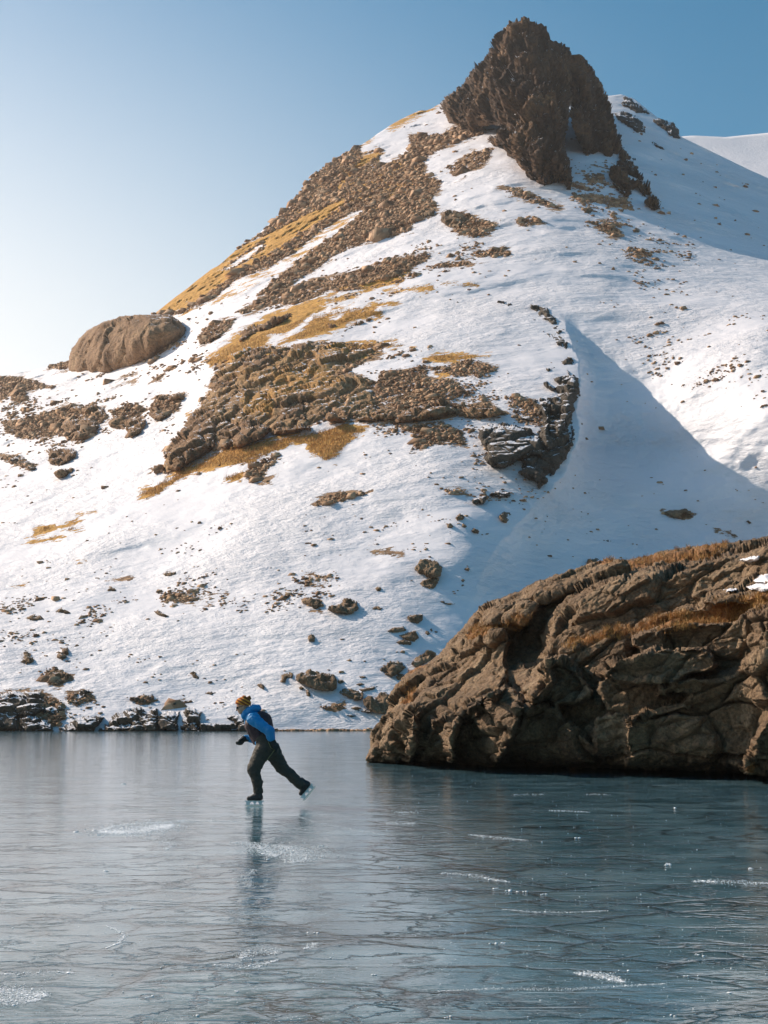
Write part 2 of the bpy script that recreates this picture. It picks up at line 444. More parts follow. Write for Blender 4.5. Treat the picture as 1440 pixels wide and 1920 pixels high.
SCREE = [
 c3([(1110,170),(1280,165),(1330,130),(1500,150),(1300,220),(1205,270),(1200,330),(1265,370),(1270,410),(1235,440),(1250,500),(1200,525),(1150,560),(1140,590),(940,640),(800,700),(720,760),(640,810),(560,860),(470,870),(560,790),(680,690),(800,610),(900,530),(940,495),(880,510),(760,580),(620,690),(520,750),(380,800),(300,870),(150,950),(0,955),(100,860),(200,770),(340,680),(500,590),(600,480),(690,350),(770,280),(920,180),(925,250),(1010,225),(1020,260),(980,310),(1050,290),(1130,240),(1130,200)]),
 c3([(740,800),(900,760),(1050,710),(1240,680),(1200,720),(1120,770),(1100,810),(940,840),(840,850),(700,830)]),
 (c3([(380,940),(480,890),(620,830),(760,790),(720,830),(560,900),(420,950)]), .5),
 (c3([(560,890),(680,850),(820,830),(700,890),(580,920)]), .3),
 (c3([(1200,740),(1390,715),(1400,735),(1250,755)]), .4),
 (c3([(1300,310),(1440,240),(1500,220),(1470,290),(1360,340)]), .2),
 c3([(1280,520),(1330,500),(1380,540),(1450,550),(1430,600),(1380,610),(1320,570)]),
 (c2([(110,870),(200,870),(330,920),(300,960),(200,965),(130,920)]), 1.0),
 (c2([(130,690),(230,620),(290,620),(260,690),(160,720)]), .2),
 (c2([(340,770),(420,770),(600,850),(580,860),(480,830),(400,800)]), .2),
 (c2([(400,900),(480,880),(520,910),(440,930)]), .4),
 (c2([(230,1030),(380,1010),(390,1050),(250,1055)]), .5),
 (c2([(750,900),(810,910),(840,960),(800,970),(750,940)]), .5),
 (c2([(870,1000),(960,1040),(940,1060),(850,1040)]), .1),
 # lumpy rock band
 c4([(200,760),(260,690),(300,620),(340,570),(390,480),(430,400),(420,370),(540,290),(700,290),(900,260),(1250,270),(1220,310),(1100,380),(1070,400),(1130,430),(1200,480),(1230,560),(1280,580),(1290,640),(1080,640),(1060,660),(960,640),(900,660),(820,700),(700,715),(680,690),(600,750),(540,775),(430,780),(400,790),(300,840),(240,880),(200,900),(120,880),(180,850),(180,790)]),
 (c4([(1230,400),(1440,380),(1440,640),(1250,640),(1150,560)]), .35),
 (c5([(0,560),(100,540),(300,540),(420,560),(560,560),(640,600),(520,640),(430,620),(200,640),(100,660),(0,630)]), 1.5),
 (c5([(180,370),(330,380),(470,340),(600,380),(560,430),(400,430),(280,400)]), .5),
 (c5([(0,470),(150,440),(380,440),(480,520),(350,540),(100,550)]), .25),
 (c5([(130,670),(330,640),(430,700),(440,750),(300,760),(180,790),(230,720)]), .4),
 (c5([(330,970),(440,970),(460,1000),(380,1000)]), .3),
 (c5([(640,520),(740,520),(900,640),(880,700),(700,640)]), .1),
 (c4([(560,880),(640,830),(720,800),(750,870),(680,910),(620,940),(700,950),(600,930)]), 1.2),
 (c4([(340,230),(400,170),(520,150),(500,190),(440,240),(350,280)]), .6),
 (c4([(900,1040),(980,990),(1180,980),(1100,1010),(950,1050)]), .4),
 (c6([(0,455),(120,460),(260,500),(330,520),(240,530),(150,545),(160,600),(90,610),(60,560),(0,600)]), .9),
 (c6([(250,385),(400,320),(430,350),(390,415),(300,410)]), .8),
 (c6([(10,720),(200,690),(400,630),(600,640),(640,700),(560,760),(530,820),(420,830),(350,800),(170,830),(60,790)]), .5),
 (c6([(0,920),(120,920),(220,990),(190,1010),(40,960)]), .3),
 (c6([(640,660),(760,610),(860,640),(820,700),(700,700)]), .3),
 (c6([(880,640),(930,570),(1080,560),(1060,640),(980,700),(900,700)]), .4),
 (c6([(700,460),(800,440),(790,500),(640,500)]), .0),
 (c6([(860,470),(960,440),(940,480)]), .2),
 (c9([(0,1020),(230,1015),(360,1080),(350,1200),(0,1240)]), 1.0),
 (c9([(250,900),(300,870),(400,930),(330,980),(250,950)]), .9),
 (c9([(380,1020),(520,1010),(530,1060),(430,1100),(380,1060)]), .8),
 (c9([(740,1040),(870,1030),(860,1080),(780,1080)]), .8),
 (c9([(950,1070),(1080,1060),(1000,1100)]), .5),
 (c9([(920,470),(1280,470),(1200,520),(1050,520)]), -.1),
 (c9([(600,385),(740,375),(700,400),(600,410)]), .0),
 (c8([(250,550),(370,555),(360,610),(300,590)]), .5),
 (c8([(620,265),(830,250),(830,300),(760,290)]), .0),
 (c8([(280,400),(430,430),(430,480),(280,470)]), .0),
 (c8([(370,1150),(490,1135),(440,1170),(390,1170)]), .6),
 (crop(960,940,3.0,[(840,65),(960,45),(1030,70),(970,90),(910,100)]), .9),
 (crop(960,940,3.0,[(1080,120),(1250,195),(1200,185),(1100,140)]), .0),
]
GRASS = [
 (c4([(430,390),(560,300),(900,270),(1240,275),(1050,380),(760,450),(520,500)]), .1),
 (c4([(280,600),(420,560),(700,520),(720,640),(500,640),(300,700)]), .15),
 (c3([(560,600),(700,380),(920,250),(1150,300),(1220,420),(900,520),(640,720),(400,860),(250,930)]), -.25),
 c3([(0,955),(120,840),(220,755),(330,690),(430,630),(500,600),(600,550),(700,500),(850,440),(880,460),(800,520),(600,650),(400,770),(260,870),(150,945)]),
 c3([(930,250),(1010,225),(1015,260),(900,340),(840,410),(790,420),(880,310)]),
 c3([(1040,120),(1180,55),(1270,10),(1250,55),(1180,85),(1050,150)]),
 c3([(920,190),(980,165),(960,200),(920,215)]),
 (c3([(840,430),(1000,350),(1100,290),(1050,400),(900,470)]), .1),
 (c3([(830,840),(1000,790),(1130,770),(1090,810),(950,845)]), .6),
 (c3([(1020,845),(1230,825),(1240,840),(1050,855)]), .6),
 (c3([(1280,825),(1440,815),(1440,830),(1290,835)]), .6),
 (c3([(1000,905),(1100,895),(1090,910),(1010,912)]), .6),
 c4([(1020,30),(1120,22),(1060,60),(960,90),(900,130),(1020,100),(1200,85),(1220,140),(1100,160),(960,210),(880,240),(700,290),(600,330),(400,380),(360,360),(430,300),(560,190),(700,120),(880,60)]),
 c4([(50,990),(120,960),(250,880),(420,790),(560,760),(800,710),(1060,660),(1150,680),(1120,710),(1060,760),(1000,830),(950,840),(870,790),(860,750),(720,790),(600,850),(480,860),(350,880),(200,960),(150,1000),(60,1010)]),
 (c4([(460,910),(570,880),(540,930),(460,935)]), 1.5),
 (c4([(700,430),(900,380),(1000,420),(820,520),(720,500)]), .2),
 (c4([(560,530),(700,490),(700,590),(560,600)]), .3),
 (c4([(900,270),(1240,270),(1200,300),(980,310)]), .3),
 (c5([(240,340),(300,320),(470,320),(560,330),(420,350),(330,360)]), .8),
 (c5([(300,410),(380,420),(360,435)]), .5),
 (c5([(330,520),(460,510),(400,540)]), .4),
 (c5([(0,280),(100,265),(190,280),(120,290),(0,300)]), .7),
 (c5([(0,70),(130,62),(130,80),(0,85)]), .6),
 (c5([(0,100),(50,110),(40,150),(0,150)]), 1.0),
 (c9([(200,130),(240,85),(310,75),(260,115)]), .5),
 (c9([(340,75),(430,45),(470,50),(380,75)]), .5),
 (c9([(350,105),(400,85),(470,90),(390,110)]), .5),
 (c9([(130,180),(200,165),(330,135),(370,140),(220,175)]), .3),
 (c9([(430,10),(540,-10),(540,5)]), .3),
 (c9([(420,270),(490,268),(450,280)]), .3),
 (c9([(60,415),(130,410),(90,425)]), .3),
 (c9([(5,330),(70,320),(40,335)]), .1),
]
SNOWY = [   # snow strips inside the bare ground
 c3([(925,215),(1080,140),(1240,70),(1290,110),(1320,150),(1130,170),(1130,240),(1050,290),(980,310),(1015,250),(990,225),(930,250)]),
 c3([(335,750),(400,700),(495,640),(500,655),(420,715),(345,755)]),
 c4([(680,235),(760,225),(890,135),(880,160),(790,235),(700,280),(660,270)]),
 c4([(450,580),(470,555),(545,530),(540,570),(480,590)]),
 c4([(580,490),(690,475),(690,495),(590,510)]),
 c4([(690,350),(780,340),(720,380)]),
 c4([(880,520),(960,490),(930,540)]),
 c4([(865,575),(930,640),(880,630)]),
 c4([(600,960),(790,750),(860,755),(800,830),(740,880)]),
 c4([(1000,290),(1060,290),(1050,330)]),
 c4([(960,150),(1030,130),(1010,160)]),
]
sfld = field(SCREE, gx, gy)
gfld = field(GRASS, gx, gy)
wfld = field(SNOWY, gx, gy, 7.0)
sfld = np.minimum(sfld, -wfld); gfld = np.minimum(gfld, -wfld)
rough = smooth(np.maximum(sfld, gfld * .25), -.2, 1.2)
tY = terrain_Y(gx, gy, rough)
V = W(gx, gy, tY)
NC = len(xs)
faces = [grid_faces(NR, NC)]
# the far side of the ridge falls away behind the skyline; the foot goes under the ice
topv = V[:NC]
back = [topv + np.array([0, d, -z]) for d, z in ((4, .6), (12, 4), (30, 16), (80, 55), (160, 130), (300, 320))]
foot = V[-NC:] + np.array([0, -1.0, -1.2])
allV = np.vstack([V] + back + [foot])
n0 = NR * NC
idx = [np.arange(NC)] + [n0 + k * NC + np.arange(NC) for k in range(len(back))]
for a, b in zip(idx[:-1], idx[1:]):
    faces.append(np.stack([a[:-1], a[1:], b[1:], b[:-1]], 1))
a = (NR - 1) * NC + np.arange(NC); b = n0 + len(back) * NC + np.arange(NC)
faces.append(np.stack([a[:-1], b[:-1], b[1:], a[1:]], 1))
me = mesh_np('mountain', allV, faces, M_GROUND)
ex = len(allV) - n0
attr(me, 'scree_field', np.r_[sfld, np.full(ex, -3)]); attr(me, 'grass_field', np.r_[gfld, np.full(ex, -3)])
link('mountain', me, kind='structure')

# far snow ridge beyond the saddle
fx = np.arange(1000, 2300, 8.0)
ftop = np.interp(fx, [1000, 1200, 1300, 1360, 1440, 1600, 2300], [300, 262, 254, 257, 249, 215, 150])
fv = np.linspace(0, 1, 60)
FX = np.repeat(fx[None], 60, 0).ravel(); FY = (ftop[None] + (520 - ftop[None]) * fv[:, None]).ravel()
fd = 760 - 1.1 * (FY - 250) - .05 * (FX - 1300)
P = W(FX, FY, fd); fd = fd + 14 * fbm(P / 90, 4, 77)
Vf = W(FX, FY, fd)
n = len(fx)
bk = [Vf[:n] + np.array([0, d, -z]) for d, z in ((20, 6), (90, 60), (300, 400))]
fcs = [grid_faces(60, n)]
ids = [np.arange(n)] + [60 * n + k * n + np.arange(n) for k in range(3)]
for a, b in zip(ids[:-1], ids[1:]): fcs.append(np.stack([a[:-1], a[1:], b[1:], b[:-1]], 1))
me = mesh_np('far_snow_ridge', np.vstack([Vf] + bk), fcs, M_SNOW)
link('far_snow_ridge', me, kind='structure')

# ------------------------------------------------------------------ rock bodies
def rock_body(name, poly, Yref, A, w, mat, step=1.5, disp=None, edge=4.0, es=9.0, B=None, label=None, cat='rock', group=None, seed=0, sink=.0, grass=None, extra=None, parent=None, pexp=.5, emin=.35, inset=0.0):
    """closed rock: outline given as seen, own distance, thickness A towards us and B behind, rough relief"""
    p = np.array(poly, float)
    x0, x1 = p[:, 0].min() - edge * 2, p[:, 0].max() + edge * 2
    y0, y1 = p[:, 1].min() - edge * 2, p[:, 1].max() + edge * 2
    X, Yp = np.meshgrid(np.arange(x0, x1, step), np.arange(y0, y1, step))
    x = X.ravel(); y = Yp.ravel()
    q = np.stack([x / es, y / es, np.full(x.shape, seed * 3.7 + .5)], 1)
    wx = x + edge * fbm(q, 4, 100 + seed, .6); wy = y + edge * fbm(q + 50, 4, 120 + seed, .6)
    sd = sdf(wx, wy, poly, 400) - inset
    keep = (sd > -step * .6)
    # faces with all four corners kept
    k = keep.reshape(X.shape)
    fm = (k[:-1, :-1] & k[:-1, 1:] & k[1:, 1:] & k[1:, :-1]).ravel()
    gf = grid_faces(*X.shape)[fm]
    used = np.unique(gf); rm = np.full(x.size, -1); rm[used] = np.arange(len(used))
    gf = rm[gf]
    sf_ = np.clip(sd, 0, None)
    prof = (1 - (1 - np.clip(sf_ / w, 0, 1)) ** 2) ** pexp
    Yr = Yref(x, y)
    P = W(x, y, Yr + sink - A * prof)
    G3 = P.reshape(X.shape + (3,))
    nn_ = np.cross(np.gradient(G3, axis=1), np.gradient(G3, axis=0)).reshape(-1, 3)
    for _ in range(2):     # soften the normals so that the relief stands out evenly
        q3 = nn_.reshape(X.shape + (3,)); q3 = (q3 + np.roll(q3, 2, 0) + np.roll(q3, -2, 0) + np.roll(q3, 2, 1) + np.roll(q3, -2, 1)) / 5; nn_ = q3.reshape(-1, 3)
    nn_ /= np.linalg.norm(nn_, axis=1)[:, None] + 1e-9
    nn_ *= np.where((nn_ * (P - np.array([0, 0, H]))).sum(1) > 0, -1, 1)[:, None]
    nn_ = nn_ * .5 + np.array([-.18, -.75, .22]); nn_ /= np.linalg.norm(nn_, axis=1)[:, None]
    x = x[used]; y = y[used]; s = sf_[used]; prof = prof[used]; Yr = Yr[used]; P = P[used]; nn_ = nn_[used]
    d = disp(P, x, y) * (emin + (1 - emin) * smooth(s, 0, max(w * .12, 3))) if disp is not None else np.zeros(len(P))
    Vf = P - nn_ * d[:, None]
    Yf = Vf[:, 1]
    Bk = A if B is None else B
    Vb = W(x, y, np.maximum(Yr + sink + Bk * prof, Yf + .02))
    # boundary: join front and back
    ee = np.concatenate([gf[:, [0, 1]], gf[:, [1, 2]], gf[:, [2, 3]], gf[:, [3, 0]]])
    key = ee[:, 0].astype(np.int64) * 10000000 + ee[:, 1]; rev = ee[:, 1].astype(np.int64) * 10000000 + ee[:, 0]
    bd = ee[~np.isin(key, rev)]
    nF = len(Vf)
    bn = np.unique(bd); isb = np.zeros(nF, bool); isb[bn] = True
    # coarse back: reuse the same grid thinned is overkill; keep full but cheap
    mapb = np.where(isb, np.arange(nF), nF + np.arange(nF))
    Vall = np.vstack([Vf, Vb])
    gb = mapb[gf][:, ::-1]
    if step < 4 and nF > 6000:      # large bodies: thin back made from a coarser grid
        gb = None
    fl = [gf]
    if gb is not None: fl.append(gb)
    else:
        # back made as a coarse shell: ring from boundary to a shrunken ring to a cap
        cx, cy = x.mean(), y.mean()
        ringv = bd[:, 0]
        r1x = x * .0 + x; r1 = W(x, y, Yr + sink + Bk * .7)
        cidx = nF + np.arange(nF)
        Vall = np.vstack([Vf, r1])
        fl.append(np.stack([bd[:, 1], bd[:, 0], cidx[bd[:, 0]], cidx[bd[:, 1]]], 1))
        st = 6
        # cap: fan to the centre
        cen = W(np.array([cx]), np.array([cy]), np.array([float((Yr + sink).mean() + Bk)]))
        Vall = np.vstack([Vall, cen]); ci = len(Vall) - 1
        fl.append(np.stack([cidx[bd[:, 1]], cidx[bd[:, 0]], np.full(len(bd), ci)], 1))
    usedv = np.unique(np.concatenate([f.ravel() for f in fl])); rm = np.full(len(Vall), -1); rm[usedv] = np.arange(len(usedv))
    Vall = Vall[usedv]; fl = [rm[f] for f in fl]
    org = Vall.mean(0); org[2] = Vall[:, 2].min()
    me = mesh_np(name, Vall - org, fl, mat)
    if grass is not None:
        ga = np.full(nF * 2 + 1, -3.0); ga[:nF] = field(grass, x, y, 7.0)
        attr(me, 'grass_field', ga[usedv])
    return link(name, me, parent, label, cat, group, loc=org)

def disp_crag(P, x, y):
    wv = fbm(P / 9, 3, 4)[:, None] * .35
    a_, ea = facets(P / np.array([9.0, 9.0, 17.0]) + wv, 3, 1.1)
    b_, eb = facets(P / np.array([3.6, 3.6, 6.0]) + wv, 13, 1.2)
    c_, ec = facets(P / np.array([1.5, 1.5, 1.9]) + wv, 33, 1.2)
    vj = np.abs(fbm(P / np.array([7.0, 7.0, 46.0]), 3, 97))
    return .95 * (3.6 * a_ + 3.2 * (1 - smooth(vj, 0, .07)) + 1.8 * (1 - smooth(ea, 0, .12)) + 2.4 * b_ + .9 * (1 - smooth(eb, 0, .15)) + 1.1 * c_
            - 2.0 * fbm(P / np.array([11, 11, 17.]), 4, 8, .55) - 5.0 * fbm(P / np.array([12, 40, 60.]), 2, 88) - .7 * fbm(P / 1.1, 3, 18) + .5 * facets(P / .7, 71, 1.2)[0])
def disp_band(P, x, y):
    wv = fbm(P / 4, 3, 4)[:, None] * .4
    a_, ea = facets(P / np.array([6, 6, 4.5]) + wv, 3, 1.0)
    b_, eb = facets(P / np.array([2.3, 2.3, 1.5]) + wv, 23, 1.1)
    return 1.1 * a_ + .7 * (1 - smooth(ea, 0, .14)) + .45 * b_ + .25 * (1 - smooth(eb, 0, .2)) - .5 * fbm(P / 5, 4, 8, .5) - .14 * fbm(P / .7, 2, 9)
def disp_soft(P, x, y):
    a_, ea = facets(P / np.array([9, 9, 13.]) + fbm(P / 6, 3, 4)[:, None] * .3, 3, .9)
    return 1.4 * a_ + .5 * (1 - smooth(ea, 0, .08)) - .9 * fbm(P / np.array([3, 3, 14.]), 4, 41, .5) - .25 * fbm(P / 1.2, 3, 43, .5)
def disp_small(P, x, y):
    a_, ea = facets(P / np.array([1.9, 1.9, 1.3]), 3, 1.1); b_, eb = facets(P / .7, 9, 1.1)
    return .62 * a_ + .35 * (1 - smooth(ea, 0, .15)) + .2 * b_ - .2 * fbm(P / 1.3, 3, 8, .5)

def crag_ref(x, y):
    # wall of the crag: steep, its foot standing on the slope
    yf = np.interp(x, [780, 820, 850, 900, 930, 960, 1000, 1080, 1120, 1170], [205, 215, 258, 268, 300, 330, 350, 358, 320, 315])
    return terrain_base(x, yf) + (yf - y) * .17 + np.clip(1070 - x, 0, 300) * .045
CRAG = c2([(75,440),(110,380),(150,350),(190,310),(230,255),(270,240),(300,190),(345,140),(375,105),(395,88),(425,90),(450,84),(490,98),(525,100),(548,125),(550,145),(590,150),(625,165),(640,200),(642,240),(650,300),(640,420),(632,500),(618,560),(630,620),(645,680),(650,780),(600,785),(590,740),(560,735),(565,775),(520,780),(470,755),(450,720),(420,690),(370,640),(345,600),(310,610),(265,580),(310,545),(365,515),(300,520),(240,555),(180,570),(130,560),(160,525),(115,480)])
CRAG = [(a_, b_ + 15 * max(0, 1 - b_ / 300)) for a_, b_ in CRAG]
CRAG2 = c2([(634,258),(660,232),(690,240),(712,262),(740,320),(770,370),(785,420),(800,480),(822,540),(832,600),(830,660),(790,670),(760,675),(720,660),(725,640),(690,640),(680,600),(655,570),(652,520),(635,510),(632,430),(626,330)])
CRAG3 = c2([(800,740),(795,715),(830,690),(825,640),(845,610),(880,640),(912,660),(916,700),(940,750),(965,800),(990,830),(995,858),(960,862),(940,840),(920,790),(905,770),(880,800),(860,812),(830,790)])
rock_body('rock_peak', CRAG, crag_ref, 24, 110, M_CRAG, 1.3, disp_crag, 7, 12, 24, 'tall jagged brown rock peak crowning the snowy mountain', 'rock peak', seed=1, sink=8, emin=.3, inset=4.0)
rock_body('rock_tower', CRAG2, lambda x, y: crag_ref(x, y) + 17, 14, 45, M_CRAG, 1.5, disp_crag, 4, 12, 20, 'narrow shaded rock tower split off by a snow gully right of the peak', 'rock tower', seed=2, sink=6, emin=.3, inset=0.0)
rock_body('rock_spur', CRAG3, terrain_Y, 10, 22, M_CRAG, 1.5, lambda P, x, y: .8 * disp_crag(P, x, y), 4, 10, 10, 'lowest broken rock spur below the split tower, right of the peak', 'rock outcrop', seed=3, sink=3)
for k, (pl, lb) in enumerate([
   (c2([(850,390),(880,400),(920,430),(950,455),(962,470),(900,465),(860,440),(830,425),(845,410)]), 'dark rock ledge topmost on the snowy far shoulder'),
   (c2([(805,460),(860,448),(900,470),(930,500),(948,550),(900,540),(840,505),(815,480)]), 'broad dark rock ledge on the far shoulder beside the rock tower'),
   (c2([(960,485),(1000,483),(1050,500),(1075,530),(1088,572),(1050,570),(1010,530),(970,500)]), 'rounded dark rock knob at the right end of the far shoulder'),
   (c2([(955,575),(985,575),(1025,605),(1020,617),(975,600)]), 'small dark rock slab lowest on the far shoulder'),
   ]):
    rock_body('rock_ledge', pl, terrain_Y, 8, 14, M_FARROCK, 1.5, lambda P, x, y: .45 * disp_band(P, x, y), 4, 8, 6, lb, 'rock ledge', 'dark rock ledges on the far shoulder', seed=10 + k, sink=3)

# ---- mid-slope bodies
def tref(x, y): return terrain_Y(x, y)
KNOB = c6([(395,400),(410,330),(425,290),(465,235),(510,185),(600,140),(700,112),(800,100),(900,92),(1000,98),(1050,125),(1085,165),(1092,210),(1060,255),(1000,300),(900,350),(800,400),(700,440),(600,465),(520,468),(450,455),(405,435)])
rock_body('rock_dome', KNOB, lambda x, y: terrain_Y(x, np.interp(x, [120, 200, 280, 360], [700, 706, 690, 640])) + 7 + (700 - y) * .06, 13, 60, M_BROWN, 1.4, disp_soft, 2.5, 14, 14, 'large smooth brown dome of rock on the left skyline ridge', 'rock dome', seed=20, sink=4, emin=.2)
M_BAND = rock_mat('grassy_brown_rock', 7, [(.21, .110, .046), (.44, .255, .115), (.60, .38, .19), (.28, .155, .07)], snow=(.90, .22, .7), bumpd=.6, grass=True)
BANDM = c4([(190,770),(260,690),(300,620),(340,570),(380,490),(400,430),(420,370),(480,320),(560,290),(640,280),(760,275),(900,268),(1050,270),(1250,275),(1215,310),(1110,365),(1060,395),(1130,430),(1190,480),(1220,540),(1290,560),(1290,630),(1180,645),(1080,645),(1060,660),(960,645),(900,665),(820,705),(700,715),(680,700),(600,755),(540,778),(430,785),(400,795),(300,845),(240,885),(200,895),(160,870),(180,820)])
bgr = [q for q in GRASS[12:]] + [(c4([(440,400),(700,300),(900,290),(1000,330),(760,420),(560,470)]), -.1), (c4([(700,420),(960,360),(1050,440),(900,520),(700,520)]), .0), (c4([(540,520),(720,480),(700,610),(560,620)]), .05), (c4([(900,480),(1200,470),(1200,560),(960,540)]), -.3)]
rock_body('rock_mass', BANDM, terrain_Y, 5.5, 60, M_BAND, 1.4, disp_band, 7, 9, 2, 'broad golden brown rock mass with dry grass across the middle of the slope', 'rock outcrop', seed=29, sink=1.6, grass=bgr, emin=.3)
BAND = [
 (c4([(200,760),(215,735),(260,690),(300,620),(350,590),(420,585),(440,640),(430,700),(425,770),(390,790),(330,830),(270,870),(240,885),(205,880),(190,830)]), 9, 26, 'tall blunt brown rock buttress at the lower left end of the rock band'),
 (c4([(420,650),(470,625),(500,640),(510,690),(520,760),(480,780),(440,775),(420,730)]), 5, 14, 'narrow brown pillar of rock between the blunt buttress and the rounded one'),
 (c4([(505,660),(560,630),(640,635),(685,660),(685,700),(640,735),(590,755),(545,775),(515,740)]), 8, 22, 'rounded brown rock buttress standing above the golden grass strip'),
 (c4([(690,660),(720,640),(780,650),(850,640),(895,650),(890,675),(820,700),(750,712),(705,712)]), 6, 16, 'low double lobed brown rock at the foot of the band above golden grass'),
 (c4([(720,550),(760,530),(830,520),(870,530),(865,600),(870,640),(790,640),(720,650),(710,600)]), 6, 18, 'blocky brown rock just above the double lobed rock'),
 (c4([(540,330),(600,290),(680,290),(740,290),(760,330),(710,360),(700,390),(620,410),(550,400),(530,370)]), 6, 18, 'brown rock hump high on the band with a snow pocket to its right'),
 (c4([(520,240),(580,190),(680,150),(790,110),(810,120),(760,160),(680,200),(600,230),(545,260)]), 4, 12, 'long slanting brown slab at the top edge of the rock band'),
 (c4([(395,470),(430,430),(520,420),(560,440),(540,480),(470,500),(410,505)]), 5, 14, 'dark brown rock on the left edge of the rock band'),
 (c4([(470,510),(560,480),(580,500),(560,530),(480,545)]), 3, 9, 'small brown rock above the round snow pocket'),
 (c4([(920,590),(960,560),(1050,560),(1095,580),(1075,625),(1050,655),(1000,655),(930,635)]), 5, 14, 'squat brown rock at the middle of the band beside the white slope'),
 (c4([(1080,630),(1110,600),(1180,600),(1270,600),(1290,635),(1200,640),(1120,645)]), 4, 10, 'flat grey brown ledge right of the squat rock'),
 (c5([(90,640),(130,600),(240,565),(330,535),(400,560),(412,600),(330,620),(200,645),(120,658)]), 5, 12, 'long pale brown ledge in the middle of the snowy slope'),
 (c5([(412,600),(430,570),(500,560),(600,575),(635,600),(600,620),(500,630),(430,625)]), 4, 10, 'brown ledge ending the rock band towards the dark cliff'),
 (c4([(760,290),(820,275),(890,285),(860,320),(790,335)]), 3, 9, 'small brown hump left of the grassy brow of the band'),
 (c4([(960,170),(1040,160),(1160,165),(1100,200),(1030,240),(960,225)]), 3, 10, 'grassy brown hummock at the upper right end of the rock band'),
]
for k, (pl, A, w, lb) in enumerate(BAND):
    rock_body('rock_buttress', pl, tref, A, w, M_BROWN, 1.4, disp_band, 4, 10, 2, lb, 'rock', 'rocks of the brown band across the slope', seed=30 + k, sink=1.2)
CLIFFM = c5([(880,150),(920,200),(945,290),(960,350),(995,430),(996,510),(972,560),(975,760),(935,825),(885,880),(850,940),(800,968),(740,930),(695,890),(700,850),(560,868),(520,800),(540,700),(640,650),(760,700),(810,700),(815,640),(790,590),(750,530),(850,530),(900,470),(840,430),(850,385),(900,380),(890,300),(860,230),(860,180)])
M_CLIFF = rock_mat('snowy_cliff_rock', 5, PAL_DARK2, snow=(.88, .16, .9), bumpd=.6)
rock_body('cliff_wall', CLIFFM, terrain_Y, 3.6, 30, M_CLIFF, 1.4, disp_band, 8, 8, 2, 'dark curved cliff with snow streaks above the shaded gully', 'cliff', seed=49, sink=1.2, emin=.3)
CLIFF = [
 (c5([(760,75),(800,85),(840,100),(880,135),(895,170),(870,175),(820,150),(780,155),(750,145),(780,120),(760,100)]), 'dark rock cap at the very top of the shaded cliff'),
 (c5([(590,58),(640,62),(690,80),(640,85),(605,75)]), 'thin dark rock sliver left of the cliff top'),
 (c5([(672,178),(700,175),(718,188),(700,196)]), 'tiny dark stone in the shaded snow left of the cliff top'),
 (c5([(800,200),(850,215),(905,215),(935,240),(945,292),(915,270),(880,265),(850,240)]), 'dark curved rock just below the snow ledge of the cliff top'),
 (c5([(875,325),(910,328),(912,348),(885,340)]), 'small dark block beside the pointed one on the cliff brow'),
 (c5([(920,318),(945,315),(962,335),(960,354),(935,345)]), 'small pointed dark block at the right brow of the cliff'),
 (c5([(835,380),(880,395),(910,440),(905,460),(870,440),(835,420),(850,470),(900,490),(870,500),(830,480),(810,460),(840,450)]), 'broken dark rocks left of the main cliff wall'),
 (c5([(930,370),(955,410),(985,430),(995,480),(994,512),(972,530),(968,600),(945,640),(920,690),(900,740),(870,700),(865,640),(890,600),(905,560),(912,500),(935,440)]), 'tall dark rib forming the right wall of the cliff'),
 (c5([(745,530),(800,545),(845,530),(870,560),(860,620),(855,680),(880,770),(850,800),(820,780),(800,700),(815,650),(790,590)]), 'dark middle rib of the cliff between two snow runnels'),
 (c5([(500,680),(540,655),(640,645),(690,665),(740,700),(810,720),(840,790),(820,830),(760,815),(700,830),(640,870),(570,865),(545,830),(555,790),(515,740)]), 'broad dark sloping slab at the lower left of the cliff'),
 (c5([(695,885),(740,840),(790,835),(830,870),(835,910),(800,935),(740,920)]), 'dark wedge of rock under the broad slab'),
 (c5([(835,870),(860,842),(885,865),(880,900),(845,905)]), 'dark block right of the wedge at the cliff foot'),
 (c5([(945,650),(970,660),(972,730),(955,760),(935,735),(950,700)]), 'narrow dark fin on the right foot of the cliff'),
 (c5([(880,800),(920,785),(935,815),(925,835),(895,825)]), 'small dark block at the right foot of the cliff'),
 (c5([(780,930),(800,925),(835,930),(845,945),(815,955),(800,975),(785,965)]), 'lowest dark stones of the cliff above the shaded snow'),
 (c5([(700,610),(760,610),(800,635),(760,645),(700,635)]), 'flat dark ledge between the white slope and the cliff ribs'),
 (c5([(550,985),(600,970),(660,975),(665,1005),(620,1015),(560,1005)]), 'dark flat rock on the snow below the cliff'),
 (c5([(470,1020),(540,1005),(550,1015),(530,1045),(480,1040)]), 'dark stone left of the flat rock below the cliff'),
]
for k, (pl, lb) in enumerate(CLIFF):
    w_ = 6 if k not in (7, 8, 9, 10) else 13
    rock_body('cliff_rock', pl, tref, .35 * w_, w_, M_DARK, 1.3, lambda P, x, y: .55 * disp_band(P, x, y), 5, 9, 2, lb, 'rock', 'dark rocks of the shaded cliff', seed=50 + k, sink=.6)
